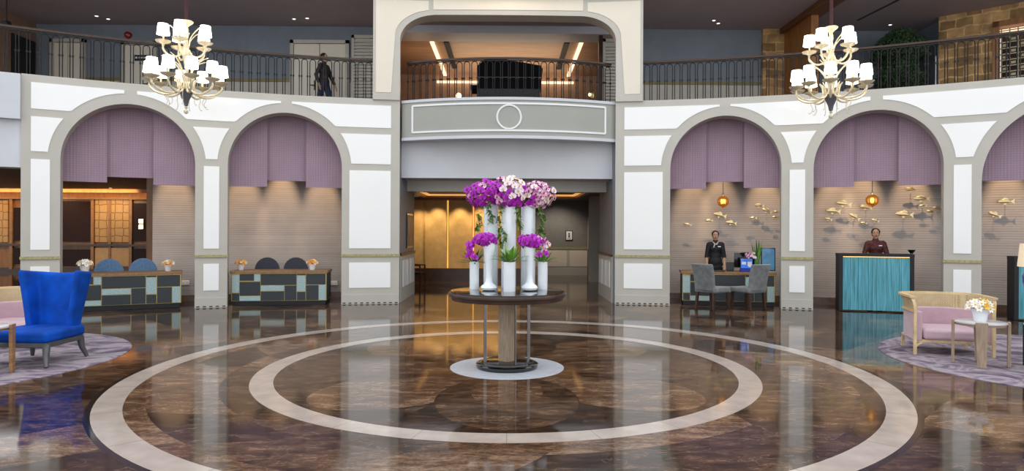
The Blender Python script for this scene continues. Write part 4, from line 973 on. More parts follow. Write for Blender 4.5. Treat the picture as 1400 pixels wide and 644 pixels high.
# guest chairs
M_greyvel = mat('grey_velvet', (112,116,116), .8, var=.14, scale=9, sheen=.4)
def guest_chair(label, loc, rz):
    t = thing('guest_chair', label, 'chair', loc, rz)
    MB().b2(-.25,.25,-.27,.27,.36,.47).build('seat', M_greyvel, t, bevel=.035, bseg=3, smooth=True)
    rows = []; mb = MB()
    for i in range(9):
        v = i/8; z = .40+.55*v; y = .24+.02*v+.09*v*v; w = .23+.02*v
        rows.append([(-w,y-.045,z),(w,y-.045,z),(w,y+.045,z),(-w,y+.045,z)])
    mb.grid(rows, closed=True); n = len(mb.v); mb.f += [(0,1,2,3),(n-1,n-2,n-3,n-4)]; mb.fm += [0,0]
    mb.build('backrest', M_greyvel, t, bevel=.025, bseg=3, smooth=True)
    for x in (-.2,.2):
        for y in (-.22,.22): MB().tube([(x,y,.37),(x*1.08,y*1.12,.004)], seg=4, sq=(.05,.045)).build('leg', M_darkwood, t)
    return t
q = on_z(973, 424); guest_chair('grey velvet guest chair turned away, before the end of the desk by the white pillar', (q.x+.05,q.y+.12,0), math.radians(126))
q = on_z(1022, 424); guest_chair('grey velvet guest chair before the desk, in front of the leaf vase and screens', (q.x+.05,q.y+.12,0), math.radians(-152))

# things on the attendant's desk
M_screen = mat('blue_screen', (70,120,210), .2, var=.3, scale=6, emit=(60,110,220), es=.35)
def prop_rz(q): return math.atan2(-q.x, q.y)*.6
q = desk_at(1019, D3, rz3, .4); m_ = thing('computer_monitor', 'black computer monitor seen from behind the tablet on the desk', 'monitor', q, rz3)
MB().b2(-.24,.24,-.02,.03,.08,.42).build('housing', M_black, m_, bevel=.01); MB().b2(-.1,.1,-.07,.1,0,.015).build('foot', M_black, m_); MB().b2(-.03,.03,0,.03,.01,.12).build('neck', M_black, m_)
q = desk_at(1020.5, D3, rz3, .2); m_ = thing('tablet_display', 'small tablet on a blue stand showing a blue and white page', 'tablet', q, rz3)
o = MB().b2(-.135,.135,-.012,.012,.06,.30).build('case', M_black, m_, bevel=.008); MB().b2(-.12,.12,-.016,-.010,.075,.285).build('screen', M_screen, o); MB().b2(-.1,-.01,-.019,-.015,.16,.22).prism([(.02,.13),(.07,.10),(.11,.14),(.11,.22),(.02,.22)],.015,.019,Matrix.Rotation(PI/2,4,'X')).build('page_block', M_white, o)
MB().b2(-.14,.14,-.05,.07,0,.06).build('stand', mat('royal_blue_plastic', (40,50,150), .4, var=.03), m_, bevel=.008)
q = desk_at(1050, D3, rz3, .3); m_ = thing('info_stand', 'upright pale blue glossy display stand at the desk end', 'display', q, rz3)
MB().b2(-.15,.15,-.02,.02,.02,.52).build('frame', M_black, m_, bevel=.01); MB().b2(-.13,.13,-.026,-.018,.04,.5).build('picture', mat('sky_blue_print', (96,160,205), .2, var=.15, scale=4), m_); MB().b2(-.13,.13,-.08,.08,0,.02).build('foot', M_gold, m_)
q = desk_at(998, D3, rz3, .35); m_ = thing('desk_screen', 'low dark grey screen back beside the attendant on the desk', 'screen', q, rz3)
MB().b2(-.085,.085,-.012,.012,.02,.2).build('panel', M_navy, m_, bevel=.006); MB().b2(-.07,.07,-.05,.05,0,.02).build('foot', M_black, m_)
q = desk_at(978, D3, rz3, .15); m_ = thing('keyboard', 'flat black keyboard in front of the standing attendant', 'keyboard', q, rz3)
MB().b2(-.2,.2,-.07,.07,0,.015).build('tray', M_black, m_, bevel=.004); mb = MB()
for i in range(12):
    for k in range(4): mb.box((-.178+i*.0325,-.048+k*.032,.018),(.026,.026,.008))
mb.build('keys', M_navy, m_)
q = desk_at(1035, D3, rz3, .12); m_ = tag(MB().lathe([(0,0),(.045,0),(.05,.01),(.055,.32),(.05,.32),(.045,.02),(0,.02)], seg=24).build('glass_vase', mat('green_glass', (96,150,84), .08, var=.15, scale=8, trans=.3), None, smooth=True, loc=q), 'tall green glass vase with leaf stems on the desk', 'vase')
random.seed(31); t = thing('leaf_arrangement', 'upright striped leaves with pale orchid spray in the green glass vase', 'flowers', q)
for i in range(11): a = i*2.4; leaf_blade(MB(), (0,0,.05), (math.cos(a)*.22, math.sin(a)*.22, 1), .62+rv(.1), .022, .0).build('leaf', M_dleaf if i % 2 else M_leaf, t, smooth=2)
MB().tube([(0,0,.25),(-.06,-.03,.4),(-.2,-.04,.42)], .005, 5).build('stem', M_stem, t)
for i in range(7): bloom(t, (-.07-.03*i, -.05, .36+rv(.05)), (rv(.4),-1,rv(.4)), 'w' if i < 3 else 's', 1)

# ------------------------------------------------------------------ turquoise counters
M_turq = mat('turquoise_ribbed_wood', (86,160,176), .5, var=.16, scale=4, stretch=(9,9,.5))
def counter(label, p0, p1, H=1.17, depth=.42):
    L = (p1-p0).xy.length; rz = math.atan2(p1.y-p0.y, p1.x-p0.x); t = thing('reception_counter', label, 'counter', (p0.x,p0.y,0), rz)
    [MB().b2(x,x+.07,0,depth,.004,H).build('side_frame', M_blackm, t, bevel=.004) for x in (0, L-.07)]
    MB().b2(-.004,L+.004,-.004,depth+.004,H-.055,H+.004).build('counter_top', M_blackm, t, bevel=.004)
    mb = MB(); n = int((L-.14)/.036); pts = []
    random.seed(5)
    for i in range(n):
        w = (L-.14)/n; x = .07+i*w; dd = random.choice((0,.012,.02,.006)); mb.b2(x+.001, x+w-.001, .05-dd, .12, .03, H-.075)
    mb.build('front_slats', M_turq, t); MB().b2(.07,L-.07,.08,depth-.02,.03,H-.06).build('body', M_blackm, t)
    MB().b2(.08,L-.08,.015,.045,H-.064,H-.056).build('light_strip', M_led, t)
    return t, rz, L
K1, rzk, Lk = counter('turquoise ribbed reception counter with black frame, attendant in maroon behind it', on_z(1147, 425.2), on_z(1250, 428.8))
p0 = on_z(1386.5, 438); d = p0+Vector((1.5*math.cos(math.radians(-22)), 1.5*math.sin(math.radians(-22)), 0))
K2, rzk2, Lk2 = counter('turquoise ribbed counter with black frame partly hidden behind the blue table lamp', p0, d)
def counter_pt(x, y, z): return Vector((K1.location.x+x*math.cos(rzk)-y*math.sin(rzk), K1.location.y+x*math.sin(rzk)+y*math.cos(rzk), z))
q = counter_pt(1.36, .2, 1.174); o = tag(MB().lathe([(0,0),(.03,0),(.028,.02),(.05,.045),(.075,.085),(.07,.085),(.045,.055),(0,.045)], seg=28).build('bowl', M_black, None, smooth=True, loc=q), 'small black footed bowl on the turquoise counter', 'bowl')

# ------------------------------------------------------------------ seating on the rugs
def rug(label, c, r):
    o = MB().lathe([(0,.011),(r-.02,.011),(r,.006),(r,.0)], seg=128).build('round_rug', M_rug, None, loc=(c[0],c[1],.0)); return tag(o, label, 'rug')
rug('round lilac patterned rug under the blue wing chair', (-7.2,8.1), 2.35); rug('round lilac patterned rug under the rattan sofa', (7.22,8.22), 2.3)
M_blue = mat('royal_blue_velvet', (0,72,172), .75, var=.18, scale=4, sheen=.0, spec=.2)
M_silverleg = mat('pewter_wood_leg', (96,96,98), .35, metal=.4, var=.06)
def wing_chair(label, loc, rz):
    t = thing('wing_chair', label, 'chair', loc, rz)
    # seat cushion
    pl = [(-.40,-.38),(.40,-.38),(.36,.32),(-.36,.32)]
    MB().prism(pl, .28, .41).build('seat', M_blue, t, bevel=.045, bseg=4, smooth=True)
    MB().prism([(x*.95,y*.95) for x, y in pl], .225, .285).build('seat_frame', M_silverleg, t, bevel=.01)
    mb = MB(); rows = []; N = 24
    for j in range(15):
        v = j/14; row = []
        for i in range(N+1):
            u = -1+2*i/N; a = abs(u); w = .25+.115*v**1.3
            ln = a*(w+.16+.10*v); c_ = w-.07
            fx = min(ln, c_) if ln < c_ else c_+.07*math.sin(min(1,(ln-c_)/.11)*PI/2); fwd = 0 if ln < c_ else (.07*(1-math.cos(min(1,(ln-c_)/.11)*PI/2))+max(0,ln-c_-.11))
            zt = 1.045+.05*a**2
            row.append((math.copysign(fx, u), .33+.09*v-fwd, .27+(zt-.27)*v))
        rows.append(row)
    mb.grid(rows).build('backrest', M_blue, t, smooth=2, solid=.075, sub=1)
    for x, y in ((-.35,-.32),(.35,-.32),(-.31,.28),(.31,.28)):
        s_ = 1 if x > 0 else -1; f = -1 if y < 0 else 1
        MB().tube([(x,y,.26),(x+.01*s_,y+.02*f,.13),(x+.045*s_,y+.06*f,.012)], [.045,.034,.022], 10).build('leg', M_silverleg, t, smooth=True)
    return t
wing_chair('royal blue velvet wing chair with splayed pewter legs on the lilac rug', (-5.62,8.1,.009), math.radians(-4))
M_cane = mat('woven_cane', (206,188,148), .6, var=.05); nt, b = nodes(M_cane); src = b.inputs['Base Color'].links[0].from_socket
tc = nt.nodes.new('ShaderNodeTexCoord'); sp = nt.nodes.new('ShaderNodeSeparateXYZ'); nt.links.new(tc.outputs['Object'], sp.inputs[0])
w = mth(nt, 'MULTIPLY', mth(nt, 'SINE', mth(nt, 'MULTIPLY', mth(nt, 'ADD', sp.outputs['X'], sp.outputs['Y']), 230)), mth(nt, 'SINE', mth(nt, 'MULTIPLY', sp.outputs['Z'], 300)))
nt.links.new(mixc(nt, mth(nt, 'GREATER_THAN', w, .55), src, lin((120,90,58))), b.inputs['Base Color'])
M_bentwood = mat('pale_bentwood', (216,190,146), .4, var=.08, scale=8)
M_pink = mat('dusty_pink_upholstery', (198,168,178), .85, var=.03, scale=10, sheen=.3)
def sofa(label, loc, rz):
    t = thing('rattan_sofa', label, 'sofa', loc, rz); t.scale = (1,1,.94); W, D_ = .445, .38
    def U(inset, z, n=8):                                            # U-shaped plan, open to the front (-y)
        w, d, r = W-inset, D_-inset, .30; P = [(-w,-D_+.02,z),(-w,d-r,z)]
        P += [(-w+r-r*math.cos(k*PI/2/n), d-r+r*math.sin(k*PI/2/n), z) for k in range(1, n+1)]
        P += [(w-r+r*math.sin(k*PI/2/n), d-r+r*math.cos(k*PI/2/n), z) for k in range(0, n+1)]
        return P+[(w,-D_+.02,z)]
    def band(i0, i1, z0, z1, name, m, bev=0, flare=0):
        a, b_ = U(i0, z0), U(i1, z0); c, d = U(i1, z1), U(i0-flare, z1); mb = MB(); mb.grid([[a[k],b_[k],c[k],d[k]] for k in range(len(a))], closed=True)
        n = len(a); mb.f += [(0,1,2,3),(4*n-1,4*n-2,4*n-3,4*n-4)]; mb.fm += [0,0]; return mb.build(name, m, t, bevel=bev, bseg=3, smooth=True)
    band(0, .09, .19, .60, 'tub', M_pink, .015)
    band(.005, .03, .60, .79, 'cane_band', M_cane, 0, .03)
    top = U(-.03, .80); mb = MB().bar(smooth_path(top, 2), .055, .03); mb.build('top_rail', M_bentwood, t, smooth=True)
    MB().bar(smooth_path(U(-.005, .60), 2), .03, .03).build('lower_rail', M_bentwood, t, smooth=True)
    MB().b2(-W+.03, W-.03, -D_+.03, D_-.06, .165, .21).build('seat_frame', M_bentwood, t, bevel=.01)
    MB().b2(-W+.10, W-.10, -D_-.01, D_-.10, .21, .36).build('seat', M_pink, t, bevel=.045, bseg=4, smooth=True)
    for s_ in (-1, 1):
        MB().bar(smooth_path([(s_*(W+.005),-D_+.0,.004),(s_*(W+.005),-D_+.0,.4),(s_*(W+.005),-D_+.0,.62),(s_*(W+.015),-D_+.015,.72),(s_*(W+.03),-D_+.07,.80)]), .035, .035).build('leg', M_bentwood, t, smooth=True)
        MB().bar([(s_*(W-.06),D_-.06,.2),(s_*(W-.05),D_-.04,.004)], .035, .035).build('leg', M_bentwood, t)
        MB().bar(smooth_path([(s_*W,-D_+.01,.07),(s_*(W-.02),-D_+.01,.13),(s_*(W-.08),-D_+.01,.17)]), .022, .022).build('bracket', M_bentwood, t, smooth=True)
    return t
sofa('rattan-backed dusty pink love seat beside the small round side table', (5.86,8.93,.011), math.radians(-15))
sofa('rattan-backed pink love seat half hidden behind the blue wing chair', (-6.72,9.35,.011), math.radians(10))
M_tabletop = mat('pale_marble_top', (206,204,208), .15, var=.05, scale=6)
def side_table(label, loc, rz, legm=None, lw=1.0):
    t = thing('side_table', label, 'table', loc, rz); legm = legm or M_greywood
    MB().lathe([(.262,.50),(.275,.507),(.275,.522),(.268,.526)], seg=48).build('table_top', M_tabletop, t, smooth=True)
    MB().lathe([(.235,.478),(.262,.48),(.262,.5),(.235,.5)], seg=48).build('rim', legm, t)
    for k in range(4):
        a = k*PI/2; Mx = Matrix.Rotation(a, 4, 'Z')
        mb = MB(); mb.M = Mx; mb.prism([(-.062*lw,.535),(.062*lw,.535),(.045*lw,.004),(-.045*lw,.004)], -.295, -.262, Matrix.Rotation(PI/2, 4, 'X') @ Matrix.Identity(4))
        mb.build('leg', legm, t, bevel=.004)
    return t
side_table('round side table with pale top and greyed oak legs before the rattan sofa', (5.72,8.02,.011), math.radians(-33))
side_table('round side table with pale top and oak legs before the blue wing chair', (-5.74,7.38,.011), math.radians(20), M_wood)
flower_pot('white pot of white and yellow flowers on the side table by the rattan sofa', (5.70,8.0,.537), 1.12, 'wwwwy', 25, 24)
lt = side_table('dark-legged side table carrying the blue table lamp', (6.37,7.74,.011), math.radians(30), M_blackm, .3)
tl = thing('table_lamp', 'cobalt blue table lamp with cream drum shade by the turquoise counter', 'lamp', (6.26,7.74,.54))
MB().lathe([(0,0),(.09,0),(.09,.02),(.06,.04),(.07,.12),(.14,.3),(.20,.48),(.205,.56),(.17,.62),(.06,.655),(.03,.67)], seg=40).build('base', mat('cobalt_glaze', (30,58,140), .15, var=.08, coat=.5), tl, smooth=True)
MB().tube([(0,0,.66),(0,0,.78)], .012, 8).build('stem', M_gold, tl)
MB().lathe([(.25,.67),(.225,.94),(.222,.94),(.247,.67)], seg=40, cap=False).build('lamp_shade', mat('cream_shade', (232,214,186), .7, var=.02, emit=(255,224,180), es=.25), tl, smooth=True)
# console with a chair silhouette in the passage, picture on the jamb, notice on the end wall
q = Vector((-2.52, 18.2, 0)); t = thing('side_chair', 'dark slim wooden armchair standing in the passage by the gilded wall', 'chair', (q.x,q.y,0), math.radians(80))
MB().b2(-.25,.25,-.25,.25,.42,.48).build('seat', M_blackm, t, bevel=.02)
for x in (-.22,.22):
    for y, h in ((-.22,.66),(.22,1.02)): MB().bar([(x,y,.004),(x,y,h)], .035, .035).build('leg', M_darkwood, t)
    MB().bar([(x,-.24,.66),(x,.22,.68)], .04, .03).build('arm', M_darkwood, t)
MB().b2(-.24,.24,.2,.24,.92,1.02).b2(-.2,.2,.205,.235,.6,.66).build('backrest', M_darkwood, t, bevel=.01)
t = thing('framed_picture', 'dark framed picture with an orange figure on the passage jamb by the white pillar', 'picture', (-2.395,16.3,1.6))
MB().box((0,0,0),(.05,.92,.84)).build('frame', M_black, t, bevel=.006); MB().box((.022,0,0),(.02,.8,.74)).build('canvas', mat('picture_canvas', (96,84,92), .4, var=.3, scale=3), t)
MB().prism([(-.1,-.35),(.08,-.35),(.05,0),(.07,.16),(0,.2),(-.05,.1)], .03, .036, Matrix.Rotation(PI/2,4,'Z') @ Matrix.Rotation(PI/2,4,'X')).build('painted_figure', mat('painted_orange', (206,120,60), .5, var=.2), t)
q = at_y(778, 322, WY-.03); t = thing('wall_notice', 'small framed white notice on the olive grey end wall', 'notice', q)
MB().box((0,0,0),(.26,.03,.36)).build('frame', M_blackm, t, bevel=.004); MB().box((0,-.015,0),(.21,.012,.31)).build('sheet', M_white, t); MB().ell((0,-.022,.06),(.03,.004,.035),12,8).box((0,-.022,-.03),(.05,.006,.1)).box((0,-.022,-.115),(.13,.006,.015)).build('printed_figure', M_blackm, t)
q = Vector((2.89, 22.6, at_y(810,303,22.6).z)); t = thing('wall_sculpture', 'black and white rosette ornament on the brown side wall of the passage', 'ornament', q)
random.seed(3)
for k in range(9):
    a = k*2*PI/9; MB().prism([(0,-.05),(.3,-.08),(.36,0),(.3,.08),(0,.05)], 0, .03, Matrix.Rotation(-PI/2,4,'Y') @ Matrix.Rotation(a,4,'Z')).build('petal', M_white if k % 3 == 0 else M_black, t)
MB().ell((-.03,0,0),(.05,.1,.1),14,10).build('hub', M_black, t)
for y in (21.7, 23.9): struct(MB().b2(2.87,2.9,y-.05,y+.05,.95,2.1).build('trim_%d' % (18 if y < 22 else 19), M_moulding))

# ------------------------------------------------------------------ mezzanine: piano and topiary
q = at_y(697, 130, 16.6); pn = thing('grand_piano', 'black grand piano with raised lid behind the bowed railing', 'piano', (q.x,16.6,UZ), math.radians(0))
M_pblack = mat('ebony_lacquer', (5,5,8), .6, var=0, spec=.06)
case = [(-.78,-.3),(-.78,.35),(-.2,.36),(.25,.30),(.55,.14),(.74,-.02),(.78,-.2),(.72,-.3)]
lid = [(-.80,0),(-.80,.26),(-.70,.34),(-.62,.42),(-.1,.42),(.2,.37),(.74,.28),(.80,.20),(.78,0)]
MB().prism(case, .62, .95).build('case', M_pblack, pn, bevel=.01)
MB().prism(lid, -.012, .012, Matrix.Translation((0,-.29,.955)) @ Matrix.Rotation(math.radians(97),4,'X')).build('lid', M_pblack, pn)
for x, y in ((-.66,-.2),(.6,-.18),(-.3,.24)): MB().lathe([(.03,.004),(.035,.06),(.05,.3),(.06,.62)], (x,y,0), 14).build('leg', M_black, pn)
MB().tube([(.45,.1,.93),(.42,-.33,1.22)], .012, 8).build('lid_prop', M_black, pn)
MB().b2(-.96,-.78,-.28,.34,.66,.76).build('keybed', M_pblack, pn, bevel=.006); MB().b2(-.93,-.80,-.24,.30,.76,.775).build('keys', M_white, pn)
MB().b2(-.56,-.5,-.1,.1,.1,.62).build('pedal_lyre', M_black, pn)
MB().b2(-.78,.74,-.33,-.31,.02,.66).build('cover', M_blackm, pn)
q = at_y(627, 131, 17.4); t = thing('globe_lamp', 'small glowing globe lamp on a stand beside the piano', 'lamp', (q.x,17.4,UZ))
MB().ell((0,0,q.z-UZ),(.075,.075,.075),16,12).build('globe', mat('globe_glow', (255,236,205), .5, var=0, emit=(255,222,170), es=4), t, smooth=True); MB().lathe([(.12,.004),(.12,.02),(.015,.03),(.012,q.z-UZ-.07),(.04,q.z-UZ-.06)], seg=16).build('stand', M_dark, t)
q = at_y(809, 130, 17.2); t = thing('gold_lantern', 'small gilt lantern glinting by the louvred panel', 'lantern', (q.x,17.2,UZ))
MB().lathe([(.09,.004),(.09,.02),(.015,.04),(.015,q.z-UZ-.12),(.06,q.z-UZ-.1),(.09,q.z-UZ),(.05,q.z-UZ+.1),(.01,q.z-UZ+.13)], seg=14).build('lantern_body', M_gold, t, smooth=True); MB().ell((-.05,-.05,q.z-UZ),.045,10,8).build('flame_glass', MATS['globe_glow'], t)
random.seed(77); q = at_y(1236, 116, 16.8); tp_ = thing('topiary', 'tall dark green clipped topiary bush behind the railing beside the stone wall', 'plant', (q.x-.1,16.8,UZ))
mb = MB()
for i in range(9000):
    v = random.random(); z = .15+2.2*v
    prof = (.50+.12*math.sin(v*19)) if v < .66 else .66*math.sqrt(max(0, 1-((v-.66)/.34)**2))*1.02
    a = random.random()*2*PI; rr = prof*(.72+.3*math.sqrt(random.random())); c = Vector((rr*math.cos(a), rr*math.sin(a), z+rv(.03)))
    n = Vector((math.cos(a)+rv(.8), math.sin(a)+rv(.8), rv(.9))).normalized(); s_ = n.cross(Vector((0,0,1))).normalized()*.018; u_ = Vector((rv(.5),rv(.5),-.6+rv(.4))).normalized()*.05
    mb.add([c-s_*.4, c+u_*.5-s_, c+u_, c+u_*.5+s_], [(0,1,2,3)])
mb.build('foliage', mat('topiary_leaf', (44,72,34), .55, var=.3, scale=3), tp_, smooth=2)
pr = []
for i in range(18): v = i/17; pr.append(((.40+.1*math.sin(v*19)) if v < .66 else .52*math.sqrt(max(0, 1-((v-.66)/.345)**2)), .15+2.15*v))
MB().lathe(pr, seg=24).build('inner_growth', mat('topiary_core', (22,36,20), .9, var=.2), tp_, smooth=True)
MB().lathe([(.2,.004),(.28,.18),(.26,.2),(.05,.2)], seg=24).build('pot', M_dark, tp_)
tag(MB().lathe([(.015,0),(.015,.7),(.004,.72)], seg=10).build('chrome_post', M_white, None, loc=at_y(1279,116,16.4)-Vector((0,0,.0))), 'thin pale upright post behind the railing by the stone corner', 'post')

# ------------------------------------------------------------------ people
M_skin = mat('warm_skin', (206,156,128), .5, var=.03, scale=20); nodes(M_skin)[1].inputs['Subsurface Weight'].default_value = .1; nodes(M_skin)[1].inputs['Subsurface Radius'].default_value = (.02,.008,.005)
M_hair = mat('black_hair', (20,16,16), .4, var=.1, scale=40, stretch=(1,1,.2)); M_lip = mat('lip', (150,62,66), .4, var=0); M_eye = mat('eye_dark', (22,16,14), .2, var=0); M_eyew = mat('eye_white', (232,226,220), .3, var=0)
M_shirtb = mat('black_uniform', (24,25,30), .7, var=.05, scale=30); M_maroon = mat('maroon_uniform', (84,34,36), .65, var=.25, scale=28); M_trou = mat('black_trousers', (20,20,24), .75, var=.05); M_shoe = mat('black_leather', (14,14,15), .3, var=0)
M_scarf = mat('patterned_scarf', (186,172,166), .6, var=.35, scale=60); M_navycloth = mat('navy_cloth', (36,44,74), .8, var=.08, scale=20); M_darktop = mat('dark_grey_top', (42,38,40), .8, var=.08, scale=20)
def person(label, loc, rz, H, arms, top, bottom, sleeve, scarf=False, stride=0, female=True):
    """arms: per side (elbow, wrist, hand direction) for a 1.65 m figure facing -y"""
    t = thing('person', label, 'person', loc, rz); k = H/1.65; t.scale = (k,)*3
    V = Vector; body = MB(); cl = MB(); tr = MB()
    hipz = .86
    legs = {}
    for s_ in (-1, 1):
        f = stride*s_; legs[s_] = (V((.085*s_,0,hipz)), V((.09*s_,-.03-f*.16,.47)), V((.09*s_,.02-f*.28+(.06 if f < 0 else 0),.085+(.05 if f < 0 else 0))))
    for s_, (h, kn, an) in legs.items():
        body.cap(h, kn, .078, .05).cap(kn, an, .05, .034).ell(kn.lerp(an,.3)+V((0,.018,0)), (.048,.05,.1))
        tr.cap(h, kn, .092, .064).cap(kn, an+V((0,0,.03)), .064, .055)
    body.ell((0,0,.93),(.15,.105,.13)).ell((0,0,1.06),(.125,.09,.14)).ell((0,0,1.22),(.15,.10,.16)).cap((-.11,0,1.33),(.11,0,1.33),.046,.046).cap((0,.005,1.34),(0,-.01,1.46),.052,.047)
    tr.ell((0,0,.92),(.162,.118,.12))
    cl.ell((0,0,.95),(.16,.122,.13)).ell((0,0,1.07),(.132,.105,.15)).ell((0,0,1.22),(.152,.115,.165)).cap((-.135,0,1.33),(.135,0,1.33),.06,.06).ell((-.06,-.075,1.235),(.07,.06,.065)).ell((.06,-.075,1.235),(.07,.06,.065)).cap((0,.01,1.36),(0,.0,1.415),.066,.058)
    # arms and hands
    for s_, (el, wr, hd) in zip((-1, 1), arms):
        sh = V((.15*s_, 0, 1.325)); el, wr, hd = V(el), V(wr), V(hd).normalized()
        body.cap(sh, el, .045, .036).cap(el, wr, .036, .025)
        cl.cap(sh, el, .056, .047)
        if sleeve > 1: cl.cap(el, el.lerp(wr, .9), .05, .036)
        else: cl.cap(el, el.lerp(wr, .12), .05, .047)
        pn_ = hd.cross(V((1,0,0))).normalized(); sd = hd.cross(pn_).normalized()     # palm normal, side
        if sd.x*s_ > 0: sd = -sd                                                       # towards the body = thumb side
        for q in (-1.4,-.5,.5,1.4): body.cap(wr+sd*q*.008, wr+hd*.075+sd*q*.017, .014, .0125, 8)
        for q, ln in ((1.4,.064),(.5,.076),(-.5,.07),(-1.4,.054)):
            b0 = wr+hd*.078+sd*q*.0185; b1 = b0+hd*ln*.5-V((0,0,.006)); b2_ = b1+hd*ln*.5-V((0,0,.014))
            body.cap(b0, b1, .0085, .008, 8).cap(b1, b2_, .008, .0068, 8)
        th = wr+sd*.026+hd*.02; th1 = th+sd*.028+hd*.03; body.cap(th-sd*.012, th1, .0115, .010, 8).cap(th1, th1+hd*.032+sd*.006, .010, .008, 8)
    # head
    hc = V((0,-.012,1.535)); body.ell(hc+V((0,.012,.022)),(.073,.09,.088),20,14).ell(hc+V((0,-.018,-.035)),(.058,.065,.075),18,12).ell(hc+V((0,-.05,-.085)),(.026,.024,.022))
    body.cap(hc+V((0,-.083,.012)), hc+V((0,-.1,-.02)), .008, .0135, 8)
    for s_ in (-1,1): body.ell(hc+V((.074*s_,.015,-.005)),(.01,.02,.032)).ell(hc+V((.036*s_,-.068,-.022)),(.02,.016,.016))
    blob(body, .0065, 'body', M_skin, t, 3)
    blob(cl, .011, 'shirt', top, t, 5)
    if female and stride == 0: tr.cap((-.04,0,.80),(.04,0,.80),.11,.11)
    blob(tr, .013, 'trousers', bottom, t, 4)
    hb = MB().ell(hc+V((0,.026,.036)),(.081,.09,.086),20,14).ell(hc+V((0,.06,-.02)),(.066,.055,.07)).ell(hc+V((0,.115,.01)),(.042,.036,.042))
    for s_ in (-1,1): hb.ell(hc+V((.062*s_,.012,.035)),(.024,.05,.045))
    hair = blob(hb, .007, 'hair', M_hair, t, 2)
    for s_ in (-1,1):
        e = hc+V((.029*s_,-.078,.008)); MB().ell(e,(.0135,.007,.007),10,8).build('eye', M_eyew, t, smooth=True); MB().ell(e+V((0,-.005,0)),(.0062,.004,.0062),10,8).build('iris', M_eye, t)
        MB().cap(e+V((-.016*s_,-.004,.019)), e+V((.017*s_,.004,.018)), .003, .0022, 6).build('eyebrow', M_hair, t)
    MB().ell(hc+V((0,-.084,-.052)),(.022,.007,.0055),12,8).ell(hc+V((0,-.083,-.06)),(.018,.007,.006),12,8).build('mouth', M_lip, t, smooth=True)
    for s_, (h, kn, an) in legs.items():
        MB().ell((an.x, an.y-.06, an.z-.045),(.042,.125,.04),14,10).box((an.x, an.y-.05, an.z-.074),(.075,.21,.014)).build('shoe', M_shoe, t, smooth=True)
    if top in (M_shirtb, M_maroon): MB().box((.075,-.142,1.285),(.062,.008,.02)).build('name_badge', M_white, t)
    if scarf: blob(MB().cap((-.055,-.05,1.385),(-.02,-.10,1.335),.018,.02).cap((.055,-.05,1.385),(.02,-.10,1.335),.018,.02).cap((-.02,-.105,1.345),(-.045,-.128,1.27),.022,.016).cap((-.055,.02,1.415),(.055,.02,1.415),.02,.02), .008, 'scarf', M_scarf, t, 2)
    return t
def face_cam(x, y): return math.atan2(-x, y)
p = at_y(978, 340, 15.3)
person('standing attendant in black short-sleeved uniform with neck scarf, hands on the mosaic desk', (p.x,15.3,0), face_cam(p.x,15.3)*.7, 1.63,
       [((-.195,.0,1.06),(-.195,-.13,.86),(0,-.75,-.5)), ((.195,.0,1.06),(.195,-.13,.86),(0,-.75,-.5))], M_shirtb, M_trou, 1, True)
p = at_y(1197, 340, 14.35)
person('standing attendant in maroon long-sleeved shirt behind the turquoise counter, hands together', (p.x,14.35,0), face_cam(p.x,14.35)*.8, 1.70,
       [((-.225,-.03,1.06),(-.11,-.22,1.0),(.55,-.8,-.1)), ((.225,-.03,1.06),(.11,-.22,1.0),(-.55,-.8,-.1))], M_maroon, M_trou, 2)
p = at_y(443, 120, 17.1)
person('passer-by in dark top and navy trousers walking before the upper double doors', (p.x,17.1,UZ+.012), math.radians(72), 1.70,
       [((-.22,.08,1.08),(-.22,.0,.86),(0,-.3,-1)), ((.22,-.06,1.08),(.2,-.18,.88),(0,-.4,-1))], M_darktop, M_navycloth, 2, stride=.7, female=False)

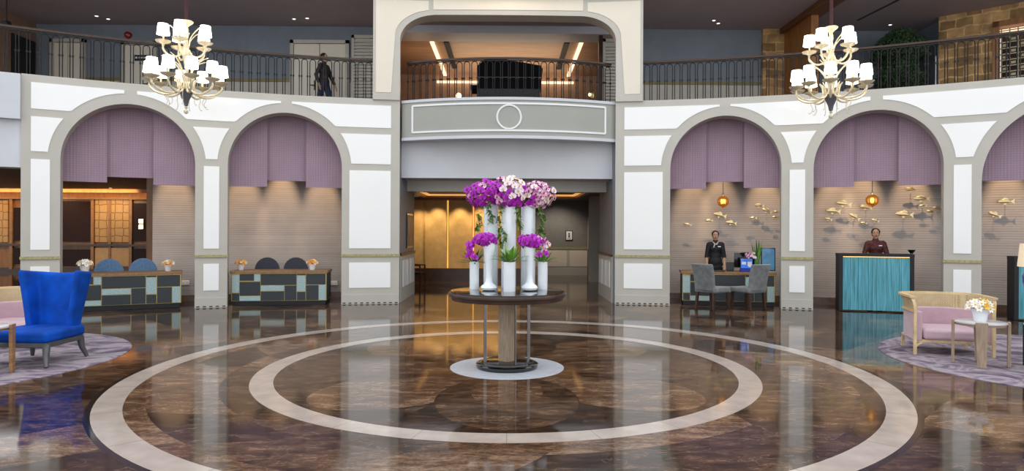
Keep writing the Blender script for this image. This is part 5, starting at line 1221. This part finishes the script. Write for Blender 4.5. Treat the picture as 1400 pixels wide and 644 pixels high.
# ------------------------------------------------------------------ light
w = bpy.data.worlds.new('world'); bpy.context.scene.world = w; w.use_nodes = True
bg = w.node_tree.nodes['Background']; bg.inputs['Color'].default_value = (.90,.94,.98,1); bg.inputs['Strength'].default_value = 1.66
def light(kind, name, loc, energy, col, size=.1, to=None, **k):
    ld = bpy.data.lights.new(name, kind); ld.energy = energy; ld.color = col
    if kind == 'AREA': ld.shape = 'RECTANGLE'; ld.size = size; ld.size_y = k.get('sy', size)
    else: ld.shadow_soft_size = size
    if kind == 'SPOT': ld.spot_size = k.get('ang', 1.2); ld.spot_blend = .8
    o = bpy.data.objects.new(name, ld); C.objects.link(o); o.location = loc
    if to is not None: o.rotation_euler = (Vector(to)-Vector(loc)).to_track_quat('-Z','Y').to_euler()
    return o
WARM = (1,.68,.40)
for px in (238, 333, 385, 440, 945, 985, 1045, 1140, 1180, 1245, 1375, 1460):    # downlights in the niche ceilings
    s_ = sx(px, 316, NR); a = cyl(s_, 4.2, NR-.75); c = cyl(s_, 1.95, NR); light('SPOT', 'niche_downlight', a, 330, WARM, .03, c, ang=.5)
for x in (-2.8,-2.2,-1.5,-.85,-.3): light('SPOT', 'gilded_wall_fill', (x,GY-.55,2.6), 55, (1,.74,.42), .05, (x,GY,1.0), ang=1.4)  # added spots that brighten the gilded wall beyond what its strips give
for x in (-1.6,0,1.3): light('SPOT', 'passage_fill_spot', (x,19.4,2.68), 40, (1,.72,.42), .04, (x,19.6,0), ang=1.6)  # added spots without fixtures, lighting the passage on behalf of the glowing tray
light('SPOT', 'passage_end_light', (1.8,23.0,2.68), 90, (1,.85,.7), .05, (1.8,24.4,.6), ang=1.8)
for x in (-20,-17,-14.5): light('SPOT', 'panelled_room_light', (x,23.2,3.0), 120, (1,.76,.48), .06, (x,25,1.2), ang=1.7)
light('AREA', 'panelled_room_cove', (-17.5,24.3,3.0), 60, (1,.62,.25), 8, (-17.5,25.6,1.5), sy=.2)
light('AREA', 'lounge_cove_light', (0,20.5,6.0), 50, (1,.78,.56), 3.6, (0,20.5,8), sy=3)
light('POINT', 'lounge_lamp', (-2.6,19.5,5.8), 15, (1,.6,.32), .2)
light('POINT', 'portal_cove_light', (0,14.2,7.3), 30, (1,.75,.5), .3)
sc = bpy.context.scene
sc.view_settings.view_transform = 'Standard'; sc.view_settings.look = 'None'; sc.view_settings.gamma = 1; sc.view_settings.exposure = 0.0
sc.view_settings.use_curve_mapping = False
sc.cycles.use_denoising = True; sc.cycles.max_bounces = 8; sc.cycles.sample_clamp_indirect = 6; sc.cycles.caustics_reflective = False; sc.cycles.caustics_refractive = False
